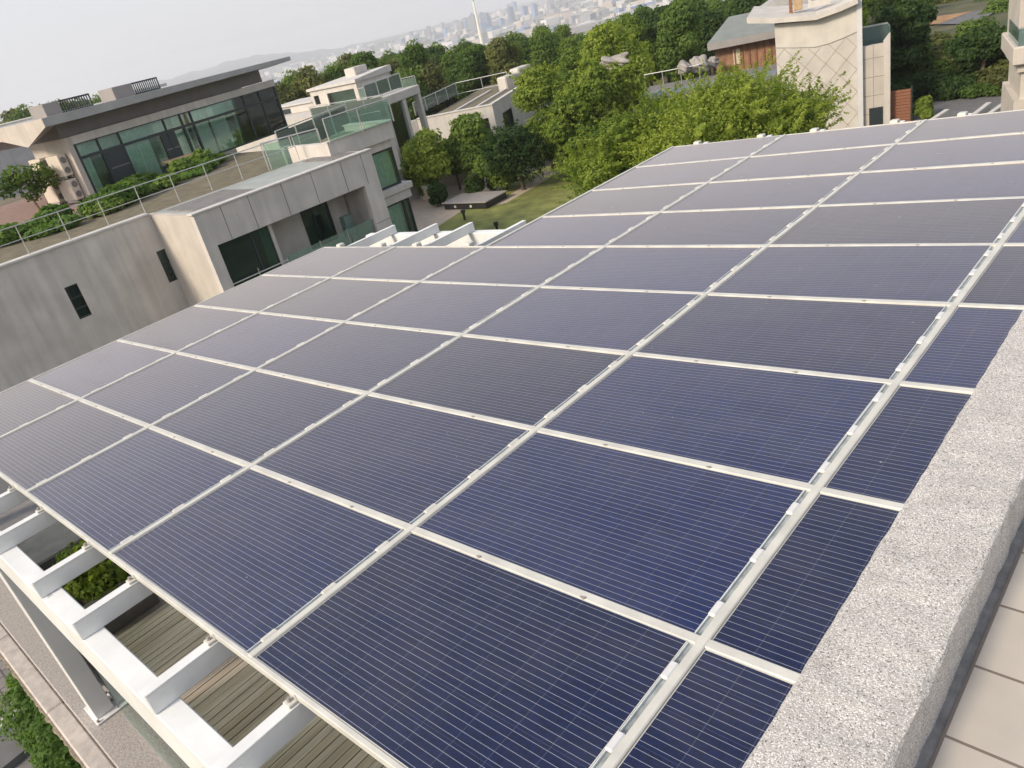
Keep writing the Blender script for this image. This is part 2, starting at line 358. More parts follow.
MAT = dict(
    cells=cell_material(), pebble=pebble_material(),
    alu=mat('white powder coated aluminium', (.57, .56, .51), .36, .13, 5, .08, 60),
    steel=mat('white painted steel', (.77, .78, .77), .42, .07, 2.5, .06, 25, streak=.09),
    channel=mat('grey drain channel', (.33, .36, .36), .25, .3, 20),
    edge=mat('bright glass edge strip', (.62, .66, .66), .2, .1, 30),
    clip=mat('white plastic clip', (.64, .64, .63), .35, .05, 40),
    bolt=mat('dull steel bolt', (.30, .27, .24), .5, .2, 60),
    tiles=tile_material('beige floor tiles', (.52, .475, .41), .60, .33, .006, (.20, .16, .13), .739, .189, .32, var=.04),
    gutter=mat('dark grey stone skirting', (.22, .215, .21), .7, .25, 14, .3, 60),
    wall=concrete_panel_material('weathered grey concrete', (.60, .565, .525), .16),
    wallf=concrete_panel_material('grey stone cladding', (.60, .56, .52), .10),
    cream=concrete_panel_material('cream stone facing', (.52, .475, .42), .08),
    towerstone=concrete_panel_material('pale tower stone', (.56, .53, .485), .06),
    white=mat('pale painted wall', (.56, .53, .49), .8, .06, 2, .1, 30, streak=.08),
    coping=mat('pale stone coping', (.55, .53, .50), .7, .1, 3),
    roof=mat('grey zinc roof', (.37, .365, .36), .5, .12, 1.5),
    darkgrey=mat('dark taupe grey', (.29, .27, .26), .8, .08, 2),
    frame=mat('dark window frame', (.025, .035, .04), .4, .2, 10),
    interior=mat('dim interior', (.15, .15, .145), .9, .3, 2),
    curtain=mat('pale curtain', (.84, .88, .82), .9, .12, 6),
    greenglass=glass_material('green window glass', (.82, .95, .91), .95, .08),
    darkglass=glass_material('dark window glass', (.42, .62, .58), .92, .06),
    railglass=glass_material('green railing glass', (.74, .93, .84), .74, .03, .02, .62),
    clearglass=glass_material('clear railing glass', (.80, .86, .82), .86, .05),
    groove=mat('tooled joint in cream stone', (.40, .35, .30), .9, .1, 6),
    flatroof=mat('pale green grey roof sheet', (.33, .355, .335), .6, .1, 2),
    rail=mat('brushed steel railing', (.55, .55, .53), .35, .08, 20, metal=.6),
    deckwood=wood_material('weathered deck boards', (.36, .325, .28), (.63, .575, .50)),
    stone=mat('grey paving stone', (.19, .18, .175), .75, .2, 5, .3, 50),
    pinkstone=mat('pinkish granite coping', (.47, .425, .39), .6, .18, 12, .15, 90),
    granite=mat('speckled granite', (.36, .33, .31), .6, .35, 70, .15, 90),
    brownstone=mat('brown rough stone edge', (.25, .21, .165), .85, .3, 18, .4, 60),
    creamfloor=mat('cream terrace paving', (.62, .53, .42), .7, .08, 3),
    pavers=tile_material('grey garden pavers', (.23, .205, .19), .42, .21, .02, (.10, .09, .085), 0, 0, .8, True, .12),
    grass=mat('lawn grass', (.20, .215, .06), .9, .35, 1.2, .5, 90),
    olive=mat('dry turf terrace', (.15, .13, .085), .9, .25, 2.5, .4, 60),
    redpave=mat('reddish terrace paving', (.26, .17, .14), .8, .15, 3),
    path=mat('sandy path paving', (.46, .38, .30), .8, .12, 2),
    asphalt=mat('grey asphalt', (.14, .14, .145), .85, .15, 2),
    earth=mat('bare orange earth', (.34, .20, .10), .9, .25, 1),
    black=mat('black metal', (.02, .02, .022), .4, .2, 8),
    redwood=wood_material('red brown timber cladding', (.16, .06, .035), (.33, .15, .085)),
    ewall=mat('rust brown wall panels', (.28, .155, .09), .7, .3, 3, .2, 20),
    greenroof=mat('grey green metal roof', (.20, .215, .20), .45, .12, 1.2),
    acwhite=mat('air conditioner casing', (.62, .55, .47), .5, .06, 10),
    rock=mat('pale boulder', (.30, .28, .265), .85, .25, 3, .5, 12),
    bark=mat('tree bark', (.10, .075, .055), .9, .3, 10, .5, 30),
    palebark=mat('pale tree bark', (.24, .18, .13), .9, .25, 10, .4, 30),
    bluegrey=mat('blue metal cladding', (.10, .17, .33), .5, .1, .2),
    tan=mat('straw table top', (.42, .30, .17), .8, .2, 12),
    teal=glass_material('teal glass', (.60, .85, .82), .45, .08),
    city1=mat('far pale building', (.55, .53, .52), .8, .25, .08), city2=mat('far grey building', (.33, .34, .37), .8, .25, .08),
    city3=mat('far cream building', (.55, .47, .40), .8, .25, .08), city4=mat('far blue building', (.20, .27, .42), .7, .2, .08),
    hill=mat('far wooded hill', (.05, .08, .07), .9, .3, .003),
    leafA=leaf_material('fresh yellow green leaves', (0.099, 0.166, 0.026), (0.211, 0.299, 0.049), (0.375, 0.442, 0.078)),
    leafB=leaf_material('mid green leaves', (0.061, 0.120, 0.025), (0.120, 0.197, 0.043), (0.208, 0.294, 0.061)),
    leafC=leaf_material('dark green leaves', (0.035, 0.073, 0.022), (0.065, 0.121, 0.032), (0.120, 0.185, 0.048)),
    leafD=leaf_material('olive brown leaves', (0.100, 0.120, 0.040), (0.170, 0.190, 0.062), (0.250, 0.265, 0.090)),
    leafE=leaf_material('hedge leaves', (0.070, 0.129, 0.023), (0.120, 0.220, 0.044), (0.220, 0.319, 0.070)),
)

# ------------------------------------------------------------------ terrain
def sstep(a, b, x):
    t = np.clip((x - a) / (b - a), 0, 1); return t * t * (3 - 2 * t)
GZ = -8.5
def terrain(x, y):
    dx, dy = x - C[0], y - C[1]; r = np.hypot(dx, dy); az = np.degrees(np.arctan2(-dx, dy))
    s = 1 - .72 * sstep(57, 70, az)
    s = np.where((az > 120) | (az < -60), .3, s)
    rise = np.where(az < 33, 1, 0) * 0
    z = GZ - s * (sstep(80, 230, r) * 12 + sstep(180, 1500, r) * 82) + rise
    z = z + sstep(90, 200, r) * 1.0 * np.sin(x * .03) * np.cos(y * .027)
    return z
rs = np.concatenate([[0], np.geomspace(3, 8000, 64)]); na = 144
gv = []; gf = []
for i, r in enumerate(rs):
    for k in range(na):
        t = 2 * math.pi * k / na; X = C[0] - r * math.sin(t); Y = C[1] + r * math.cos(t)
        gv.append((X, Y, float(terrain(np.array(X), np.array(Y)))))
for i in range(len(rs) - 1):
    for k in range(na):
        a, b = i * na + k, i * na + (k + 1) % na; c, d = a + na, b + na
        gf.append((a, c, d) if i == 0 else (a, c, d, b))
me = bpy.data.meshes.new('ground'); me.from_pydata(gv, [], gf); me.update()
mg, n, p = mk('ground soil and scrub')
geo = n.nodes.new('ShaderNodeNewGeometry'); nz = n.nodes.new('ShaderNodeTexNoise'); nz.inputs['Scale'].default_value = .35; nz.inputs['Detail'].default_value = 10
n.links.new(geo.outputs['Position'], nz.inputs['Vector'])
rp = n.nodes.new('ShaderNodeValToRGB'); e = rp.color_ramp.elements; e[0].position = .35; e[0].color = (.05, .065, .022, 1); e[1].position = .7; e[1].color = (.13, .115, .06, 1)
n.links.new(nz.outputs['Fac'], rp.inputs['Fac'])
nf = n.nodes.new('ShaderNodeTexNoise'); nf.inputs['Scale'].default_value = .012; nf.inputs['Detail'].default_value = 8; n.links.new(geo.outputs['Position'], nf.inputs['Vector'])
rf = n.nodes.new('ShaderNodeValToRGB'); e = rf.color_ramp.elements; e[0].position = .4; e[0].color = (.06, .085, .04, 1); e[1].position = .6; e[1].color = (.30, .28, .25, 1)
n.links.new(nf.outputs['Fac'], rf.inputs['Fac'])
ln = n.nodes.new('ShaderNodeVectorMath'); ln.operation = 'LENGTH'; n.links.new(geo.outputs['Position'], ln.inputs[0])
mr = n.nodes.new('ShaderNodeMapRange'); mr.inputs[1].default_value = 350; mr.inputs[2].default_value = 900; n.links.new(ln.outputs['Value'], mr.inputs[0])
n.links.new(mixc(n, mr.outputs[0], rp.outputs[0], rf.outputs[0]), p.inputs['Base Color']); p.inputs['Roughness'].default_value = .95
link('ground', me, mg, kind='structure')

def sheet(name, pts, m, z=None):
    mb = MB(); q = [np.array([a[0], a[1], a[2] if z is None else z]) for a in pts]; mb.face(q)
    return mb.build(name, m, kind='structure', origin=q[0])

# ------------------------------------------------------------------ own house: roof terrace, parapet
TILT = math.atan2(.04422, .99902)
AF = Fr((0, 0, 0), (.99902, 0, .04422), e2=(0, 1, 0), up=(-.04422, 0, .99902))
U = 1.66; V = 1.0066
XL = -4.979 * U; YB0 = -.962; YB5 = 4 * V + .02; YB9 = 8.03; XA3 = -2.999 * U; XS = .362
def vy(j): return V * (j - 1)

h = empty('terrace_house', (-5, 2, GZ), 'pale house body carrying the timber deck under the solar canopy', 'house')
MB().box(-10.6, .40, -1.38, 5.4, GZ, -2.66).box(-5.2, .40, 5.4, 8.6, GZ, -2.66).build('wall', MAT['white'], h)
h2 = empty('rooftop_house', (3, 3, GZ), 'house storey under the beige tiled roof floor beside the canopy', 'house')
MB().box(.44, 9, -6, 12, GZ, -.23).build('wall', MAT['white'], h2)
MB().box(.735, 9, -6, 12, -.225, -.20).build('tile_floor', MAT['tiles'], h2)
MB().box(.66, .735, -6, 12, -.224, -.206).build('floor_gutter', MAT['gutter'], h2)
# pebble faced parapet with uneven arrises
prof = [(.368, -.30), (.367, -.02), (.366, .0095), (.351, .0105), (.350, .018), (.357, .027), (.372, .031), (.45, .033), (.60, .033), (.678, .031), (.692, .026), (.699, .014), (.700, -.10), (.702, -.30)]
mb = MB(); ys = np.arange(-3.2, 9.0, .022); n1 = rng.normal(0, 1, (len(ys), len(prof)))
for k in range(2): n1[1:-1] = (n1[:-2] + n1[1:-1] + n1[2:]) / 2
for i, yv in enumerate(ys):
    for k, (a, b) in enumerate(prof):
        mb.v.append(np.array([a + n1[i, k] * .0022, yv, b + n1[i, k] * .0014]))
m_ = len(prof)
for i in range(len(ys) - 1):
    for k in range(m_ - 1): mb.f.append([i * m_ + k, i * m_ + k + 1, (i + 1) * m_ + k + 1, (i + 1) * m_ + k])
mb.f.append(list(range(m_))); mb.f.append([(len(ys) - 1) * m_ + k for k in range(m_)])
mb.build('parapet_wall', MAT['pebble'], label='pale pebble dash parapet between the solar panels and the tiled floor', cat='wall', smooth=False)

# deck boards
mb = MB(); tints = []; xx = -7.25
while xx < .38:
    wd = .088; mb.box(xx, xx + wd - .009, -1.12, 5.3, -2.65, -2.60 + random.uniform(-.003, .003)); tints += [random.random() ** 2] * 6; xx += wd
dk = mb.build('wooden_deck', MAT['deckwood'], kind='structure')
at = dk.data.attributes.new('tint', 'FLOAT', 'FACE'); at.data.foreach_set('value', np.array(tints, 'f'))
MB().box(-10.55, -7.27, -1.12, 5.3, -2.655, -2.59).build('terrace_paving', MAT['stone'], kind='structure')
MB().box(-8.6, .38, 5.31, 8.5 - 3.15, -2.655, -2.585).build('terrace_kerb', MAT['coping'], kind='structure')
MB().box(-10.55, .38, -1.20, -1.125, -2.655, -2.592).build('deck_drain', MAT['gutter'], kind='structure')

# edge wall with stone coping along the front of the terrace
lw = empty('terrace_wall', (-4, -1.4, -2.66), 'low terrace wall with pink granite coping below the steel canopy', 'wall')
MB().box(-10.6, .38, -1.37, -1.205, -2.66, -2.462).build('wall', MAT['white'], lw)
MB().bbox(-10.6, .38, -1.45, -1.14, -2.46, -2.40, .01).build('granite_coping', MAT['granite'], lw)
mb = MB()
for i in range(7):
    mb.bbox(-10.6 + i * 1.6, -10.6 + i * 1.6 + 1.594, -1.60 + rng.normal(0, .003), -1.453, -2.49, -2.425, .014)
mb.build('pink_coping', MAT['pinkstone'], lw)
mb = MB(); ys2 = np.arange(-10.6, .4, .05)
for xv in ys2:
    j = rng.normal(0, .006)
    for a, b in ((-1.40, -2.56), (-1.61 + j, -2.56), (-1.625 + j, -2.53 + j), (-1.62 + j, -2.50), (-1.40, -2.50)): mb.v.append(np.array([xv, a, b]))
for i in range(len(ys2) - 1):
    for k in range(4): mb.f.append([i * 5 + k, i * 5 + k + 1, i * 5 + 6 + k, i * 5 + 5 + k])
mb.build('rough_drip_edge', MAT['brownstone'], lw)

# steel posts
def post(x, label):
    t = empty('steel_post', (x, -1.27, -2.4), label, 'post', 'posts under the front girder')
    MB().bbox(x - .2, x, -1.352, -1.20, -2.385, -.492 + .0442 * (x + .0), .006).build('shaft', MAT['steel'], t)
    MB().bbox(x - .27, x + .06, -1.375, -1.165, -2.398, -2.383, .003).build('base_plate', MAT['steel'], t)
    mb = MB()
    for a, b in ((-.24, -1.18), (.03, -1.18), (.035, -1.355), (-.1, -1.182)): mb.tube((x + a, b, -2.383), (x + a, b, -2.36), .011, 6)
    mb.build('anchor_bolt', MAT['bolt'], t)
post(-5.2, 'white steel post standing on the granite coping near the glass railing')
post(-9.6, 'white steel post at the far left end of the front girder')
# glass railing along the coping
def glass_rail_low(x0, x1, label):
    t = empty('glass_railing', ((x0 + x1) / 2, -1.18, -2.4), label, 'railing', 'glass railings on the terrace wall')
    MB().box(x0, x1, -1.187, -1.175, -2.38, -1.52).build('glass_pane', MAT['clearglass'], t)
    MB().bbox(x0, x1, -1.201, -1.161, -1.52, -1.495, .005).build('handrail', MAT['rail'], t)
    MB().box(x0, x1, -1.197, -1.165, -2.398, -2.378).build('shoe', MAT['rail'], t)
glass_rail_low(-5.0, .2, 'clear glass railing on the coping to the right of the post')
glass_rail_low(-9.3, -5.6, 'clear glass railing on the coping to the left of the post')

# ------------------------------------------------------------------ canopy steelwork
def tilted(name, mb, m, loc, **kw):
    o = mb.build(name, m, origin=np.zeros(3), **kw); o.location = tuple(AF.w(*loc)); o.rotation_euler = (0, -TILT, 0); PO[o.name] = np.zeros(3); return o
def tempty(name, loc, label, cat, group=None):
    t = empty(name, AF.w(*loc), label, cat, group); t.rotation_euler = (0, -TILT, 0); PO[t.name] = np.zeros(3); return t
def lpart(name, mb, m, parent, **kw): return mb.build(name, m, parent, origin=np.zeros(3), **kw)

g = tempty('girder', (-4, -1.27, -.165), 'broad white steel girder along the front of the solar canopy', 'girder', 'canopy girders')
lpart('beam', MB().bbox(-6.5, 4.3, -.065, .052, -.32, 0, .006), MAT['steel'], g)
SM = mat('faint grey scuff', (.40, .40, .39), .7, .3, 60)
for a, b in ((.35, -.02), (.29, -.035), (.20, -.025), (.14, -.04), (.33, .02), (.24, .03)):
    mb = MB()
    for q in range(3): mb.box(a + q * .014, a + q * .014 + .008, b - .012 - .004 * q, b + .012, .0002, .0006)
    lpart('scuff_mark', mb, SM, g)
g = tempty('girder', (-4, 5.05, -.165), 'white steel girder behind the far edge of the solar canopy', 'girder', 'canopy girders')
lpart('beam', MB().bbox(-4.6, -.9, -.06, .06, -.30, 0, .006), MAT['steel'], g)

ordn = ['first', 'second', 'third', 'fourth', 'fifth', 'sixth', 'seventh', 'eighth', 'ninth', 'tenth', 'eleventh', 'twelfth']
jx = []
for k in range(5):
    jx += [-U * k - .32, -U * (k + 1) + .39]
for i, x in enumerate(jx):
    y1 = 8.35 if i < 6 else 5.08
    t = tempty('rafter', (x, -1.338, -.045), 'white steel rafter under the panels, %s from the parapet along the front girder' % ordn[i], 'rafter', 'steel rafters of the canopy')
    L = y1 + 1.338
    lpart('beam', MB().bbox(-.058, -.004, 0, L, -.120, -.006, .005), MAT['steel'], t)
    lpart('top_flange', MB().bbox(-.064, .002, -.002, L + .002, -.0055, .0, .0025), MAT['steel'], t)
    mb = MB()
    for q in (.07, .12): mb.tube((-.004, q, -.05), (-.002, q, -.05), .010, 8)
    lpart('bolt_plate', mb, MAT['steel'], t)
    b = 1.338 + YB0
    cl = MB().bbox(-.055, -.005, b - .055, b - .006, .001, .016, .003).bbox(-.055, -.005, b - .018, b - .001, .016, .046, .003)
    lpart('panel_clamp', cl, MAT['alu'], t)
    mb = MB().tube((-.03, b - .034, .016), (-.03, b - .034, .034), .010, 6)
    lpart('clamp_bolt', mb, MAT['bolt'], t)
    b2 = 1.338 + (YB9 if i < 6 else YB5) + .012
    lpart('end_clamp', MB().bbox(-.075, .015, b2, b2 + .09, .001, .045 + .03, .008), MAT['alu'], t)

# ------------------------------------------------------------------ solar panels
def panel_proto(w_, h_):
    t = empty('solar_panel', (0, 0, 0), '', 'solar panel', 'solar panels of the canopy'); PO[t.name] = np.zeros(3)
    nx = round((w_ - .004) / .159)
    fr = MB().box(0, w_, 0, .004, -.03, -.0005).box(0, w_, h_ - .004, h_, -.03, -.0005).box(0, .004, .004, h_ - .004, -.03, -.0005).box(w_ - .004, w_, .004, h_ - .004, -.03, -.0005)
    lpart('frame', fr, MAT['alu'], t)
    g_ = lpart('cell_sheet', MB().box(.0045, w_ - .0045, .0045, h_ - .0045, -.007, 0), MAT['cells'], t)
    return t
GL = .022; GR = .048; HB = .023
protos = {}
def place_panel(x0, x1, y0, y1, label):
    key = (round(x1 - x0, 3), round(y1 - y0, 3))
    if key not in protos: t = panel_proto(*key); protos[key] = t
    else: t = copy_tree(protos[key])
    t.location = tuple(AF.w(x0, y0, 0)); t.rotation_euler = (0, -TILT + R_(random.gauss(0, .16)), 0); t['label'] = label
rown = ['nearest row'] + [o + ' row from front' for o in ordn[1:9]]
for r in range(9):
    y0 = YB0 + .012 if r == 0 else vy(r) + HB
    y1 = vy(r + 1) - HB if r < 8 else YB9 - .012
    if r == 4: pass
    ncol = 5 if r < 5 else 3
    for c_ in range(-1, ncol):
        if c_ == -1: x0, x1 = GL, XS
        else:
            x0 = -U * (c_ + 1) + GL; x1 = -U * c_ - GR
            if c_ == 4: x0 = XL + .012
            if c_ == 2 and r >= 5: x0 = XA3 + .012
        nm = 'narrow navy solar panel against the parapet' if c_ == -1 else ('%s solar panel, %s column from narrow strip' % ('glossy navy' if r < 3 and c_ < 3 else 'grey sheened', ordn[c_]))
        place_panel(x0, x1, y0, (y1 if not (r == 4 and c_ > 2) else YB5 - .012), nm + ', ' + rown[r])

# cover rails with drain channel and clips (front to back)
for k in range(6):
    x = -U * k if k < 5 else XL
    yb = YB9 if k <= 3 else YB5
    lab = ['white cover rail beside the narrow panels, with a clipped drain channel', 'clipped white cover rail one panel left of the narrow strip',
           'clipped white cover rail two panels left of the narrow strip', 'clipped white cover rail along the inner corner of the canopy',
           'clipped white cover rail one panel in from the far left edge', 'thin white edge trim along the far left side of the canopy'][k]
    t = tempty('cover_rail', (x, YB0, 0), lab, 'rail', 'cover rails between panel columns')
    L = yb - YB0
    if k == 5:
        lpart('bar', MB().bbox(-.012, .010, 0, L, -.035, .006, .003), MAT['alu'], t); continue
    lpart('bar', MB().bbox(-.019, .020, 0, L, -.03, .011, .004), MAT['alu'], t)
    Lc = L if k < 3 else (YB5 - YB0)
    lpart('drain_channel', MB().box(-.0475, -.0195, 0, Lc, -.03, -.006), MAT['channel'], t)
    lpart('edge_strip', MB().box(-.0475, -.0435, 0, Lc, -.006, .004), MAT['edge'], t)
    mb = MB()
    yy = YB0 + .12
    i = 0
    for i in range(-2, 26):
        yy = -.17 + .3355 * i
        if yy < YB0 + .05 or yy > YB0 + Lc - .05: continue
        lpart('clip', MB().bbox(-.05, -.018, yy - YB0 - .04, yy - YB0 + .04, -.005, (.0125 if k == 0 else .0105), .005), MAT['clip' if k == 0 else 'alu'], t)

# cross bars between the rows
for j in range(1, 9):
    y = vy(j); x0 = XL if j < 5 else XA3
    if j == 5: x0 = XA3
    t = tempty('cross_bar', (0, y, 0), 'white cross bar behind the %s' % (rown[j - 1]) + ' of panels', 'bar', 'cross bars between panel rows')
    lpart('bar', MB().bbox(x0, XS, -.0215, .0215, -.03, .007, .003), MAT['alu'], t)
    for k in range(5 if j < 5 else 3):
        for q in (-.52, -1.16):
            xx = -U * k + q + random.uniform(-.02, .02)
            lpart('screw', MB().tube((xx, -.015, .006), (xx, -.015, .010), .008, 7).box(xx - .018, xx + .010, -.020, -.009, .007, .0083), MAT['bolt'], t)
for nm, a, b, c_, d, lab in (('front', XL - .012, XS, YB0 - .012, YB0 + .011, 'pale edge trim along the front of the solar canopy'),
                           ('back', XA3 - .012, XS, YB9 - .011, YB9 + .012, 'pale edge trim along the far back of the solar canopy'),
                           ('mid', XL - .012, XA3 - .021, YB5 - .011, YB5 + .012, 'pale edge trim along the back of the left wing of panels'),
                           ):
    t = tempty('edge_trim', (0, 0, 0), lab, 'trim', 'edge trims of the canopy')
    lpart('bar', MB().bbox(a, b, c_, d, -.038, .004, .003), MAT['alu'], t)

# ------------------------------------------------------------------ villa to the left
K = 1.2
def kx(X): return C[0] + (X - C[0]) * K
def ky(Y): return C[1] + (Y - C[1]) * K
def kz(Z): return C[2] + (Z - C[2]) * K
XW, XF, XB, ZP, ZT = kx(-21), kx(-18.4), kx(-19.7), kz(-1.0), kz(-1.2)
def holed(mb, plane, a0, a1, c0, c1, t0, t1, holes):
    """wall slab with rectangular openings; plane 'x' (runs along y) or 'y'"""
    As = sorted({a0, a1, *[h_[0] for h_ in holes], *[h_[1] for h_ in holes]})
    for i in range(len(As) - 1):
        l, r = As[i], As[i + 1]; hs = sorted([(h_[2], h_[3]) for h_ in holes if h_[0] <= l + 1e-6 and h_[1] >= r - 1e-6]); z = c0
        for b, t in hs + [(c1, c1)]:
            if b - z > 1e-4:
                mb.box(t0, t1, l, r, z, b) if plane == 'x' else mb.box(l, r, t0, t1, z, b)
            z = t
    return mb
def window(parent, plane, a0, a1, c0, c1, t, depth, glass, mull=(), tr=(), fw=.06, interior=True, cur=None):
    """framed window; outer face at t, room side at t + depth"""
    s = 1 if depth > 0 else -1
    mb = MB()
    def bx(l, r, u0, u1, z0, z1): mb.box(min(u0, u1), max(u0, u1), l, r, z0, z1) if plane == 'x' else mb.box(l, r, min(u0, u1), max(u0, u1), z0, z1)
    u0, u1 = t + s * .04, t + s * .11
    bx(a0, a0 + fw, u0, u1, c0, c1); bx(a1 - fw, a1, u0, u1, c0, c1); bx(a0 + fw, a1 - fw, u0, u1, c0, c0 + fw); bx(a0 + fw, a1 - fw, u0, u1, c1 - fw, c1)
    for m_ in mull: bx(m_ - fw / 2, m_ + fw / 2, u0 + s * .004, u1 - s * .004, c0 + fw, c1 - fw)
    for m_ in tr: bx(a0 + fw, a1 - fw, u0 + s * .008, u1 - s * .008, m_ - fw / 2, m_ + fw / 2)
    f = mb.build('window', MAT['frame'], parent)
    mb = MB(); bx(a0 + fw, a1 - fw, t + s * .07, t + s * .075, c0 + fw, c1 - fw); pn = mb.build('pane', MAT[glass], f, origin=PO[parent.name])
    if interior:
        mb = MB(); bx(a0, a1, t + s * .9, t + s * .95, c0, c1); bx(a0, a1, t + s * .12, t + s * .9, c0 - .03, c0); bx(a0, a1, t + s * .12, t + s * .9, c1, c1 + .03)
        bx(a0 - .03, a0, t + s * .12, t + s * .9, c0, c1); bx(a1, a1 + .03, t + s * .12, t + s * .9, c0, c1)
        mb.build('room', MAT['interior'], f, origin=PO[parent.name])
    if cur:
        mb = MB()
        for l, r in cur: wavy(mb, plane, l, r, t + s * .22, c0 + .03, c1 - .03)
        mb.build('curtain', MAT['curtain'], f, origin=PO[parent.name], smooth=True)
    return f
def wavy(mb, plane, l, r, t, z0, z1, amp=.035):
    n_ = max(6, int((r - l) / .035)); k = len(mb.v)
    for i in range(n_ + 1):
        a = l + (r - l) * i / n_; u = t + amp * math.sin(a * 42 + 1.3 * math.sin(a * 7))
        for z in (z0, z1): mb.pt((u, a, z) if plane == 'x' else (a, u, z))
    for i in range(n_): mb.f.append([k + 2 * i, k + 2 * i + 2, k + 2 * i + 3, k + 2 * i + 1])

V1 = empty('villa', (XW - 4, 8, GZ), 'grey concrete villa with a roof garden and deep balcony opening left of the canopy', 'house')
yS = onx(153, 214, XW)[1]; yS = (yS + onx(190, 217, XF)[1]) / 2
yE = onx(383, 193, XF)[1]
W = []
for pts in (((64, 288), (80, 319)), ((156, 252), (168, 283))):
    a = onx(*pts[0], XW); b = onx(*pts[1], XW); W.append((a[1], a[1] + .52, b[2] - .02, a[2]))
mb = MB(); holed(mb, 'x', -20, yS, GZ, ZP, XW - .28, XW, W)
wallo = mb.build('wall', MAT['wall'], V1)
for a0, a1, c0, c1 in W: window(V1, 'x', a0, a1, c0, c1, XW, -.1, 'darkglass', tr=(c0 + .3 * (c1 - c0), c0 + .62 * (c1 - c0)), fw=.045)
# pale vertical bands between the formwork lifts
for px, py in ((15, 300), (72, 262), (122, 246)):
    yb = onx(px, py, XW)[1]; MB().box(XW, XW + .006, yb - .16, yb + .16, GZ, ZP - .12).build('wall_band', MAT['wallf'], V1)
MB().bbox(XW - .34, XW + .05, -20, yS - .05, ZP, ZP + .07, .01).build('coping', MAT['coping'], V1)
# projecting front block with the balcony
oy0 = onx(217, 244, XF)[1]; oy1 = onx(365, 187, XF)[1]; oz1 = (onx(217, 244, XF)[2] + onx(365, 187, XF)[2]) / 2; oz0 = oz1 - 2.35
mb = MB(); holed(mb, 'x', yS, yE, GZ, ZP, XF - .25, XF, [(oy0, oy1, oz0, oz1)])
fb = mb.build('front_wall', MAT['wallf'], V1)
MB().box(XW - .28, XF - .25, yS, yS + .2, GZ, ZP - .003).build('return_wall', MAT['cream'], V1)
MB().box(XW, XF - .25, yE - .2, yE, GZ, ZP - .003).build('end_wall', MAT['wallf'], V1)
MB().box(XF - .03, XF + .012, oy0 - .0, oy0 - .008, GZ, ZP).build('joint', MAT['stone'], V1) if False else None
mb = MB()
for f_ in (.13, .27, .45, .62, .80, .93):
    yy = yS + (yE - yS) * f_; mb.box(XF, XF + .004, yy - .012, yy + .012, oz1 + .02, ZP - .01)
for zz in (oz1 - 1.45,): mb.box(XF, XF + .004, yS, oy0 - .02, zz, zz + .02); mb.box(XF, XF + .004, oy1 + .02, yE, zz, zz + .02)
mb.build('cladding_joint', MAT['stone'], V1)
MB().bbox(XF - .30, XF + .04, yS - .06, yE + .03, ZP, ZP + .06, .01).build('coping', MAT['coping'], V1)
# balcony interior: big dark window flush left, recessed wall with second window, pier face
w1 = onx(274, 223, XF)[1]
window(V1, 'x', oy0, w1, oz0 + .0, oz1, XF - .22, -.1, 'darkglass', mull=(oy0 + (w1 - oy0) * .62,), fw=.07, cur=[(w1 - .42, w1 - .1)])
bx_ = XF - 1.5
a = onx(300, 214, bx_); b = onx(331, 234, bx_)
hole = (a[1], a[1] + 1.25, oz1 - 1.75, oz1 - .12)
mb = MB(); holed(mb, 'x', w1, oy1, oz0, oz1, bx_ - .2, bx_, [hole]); mb.build('balcony_wall', MAT['wallf'], V1)
window(V1, 'x', *hole[:2], *hole[2:], bx_, -.1, 'darkglass', mull=(hole[0] + .55,), fw=.07)
MB().box(bx_, XF - .25, oy0, yE - .2, oz0 - .15, oz0).box(bx_, XF - .25, w1, yE - .2, oz1 + .002, oz1 + .15).box(bx_, XF - .25, w1 - .12, w1, oz0, oz1).box(bx_, XF - .26, oy1 + .05, yE - .2, oz0, oz1).build('balcony_lining', MAT['wallf'], V1)
br = empty('balcony_railing', (XF - .06, (oy0 + oy1) / 2, oz0), 'green glass railing with a thin steel rail across the balcony opening', 'railing')
mb = MB(); mb.box(XF - .14, XF - .125, w1 + .1, oy1 - .05, oz0, oz0 + 1.12); mb.build('glass_pane', MAT['railglass'], br)
mb = MB().tube((XF - .13, oy0 + .02, oz0 + 1.0), (XF - .13, w1 + .1, oz0 + 1.0), .022).tube((XF - .13, oy0 + .02, oz0 + .62), (XF - .13, w1 + .1, oz0 + .62), .015)
mb.build('handrail', MAT['rail'], br)
for q in (oy0 + .05, (oy0 + w1) / 2, w1 + .08, w1 + 1.5, w1 + 2.7):
    MB().tube((XF - .13, q, oz0), (XF - .13, q, oz0 + 1.16), .02).build('post', MAT['rail'], br)
pot = empty('balcony_planter', (XF - .6, oy1 - .8, oz0), 'teal box hanging inside the balcony opening by its right pier', 'box')
MB().bbox(XF - .75, XF - .45, oy1 - 1.0, oy1 - .62, oz0 + .75, oz0 + 1.5, .03).build('body', MAT['teal'], pot)
MB().box(XF - .62, XF - .58, oy1 - .84, oy1 - .78, oz0, oz0 + .75).build('stand', MAT['frame'], pot)
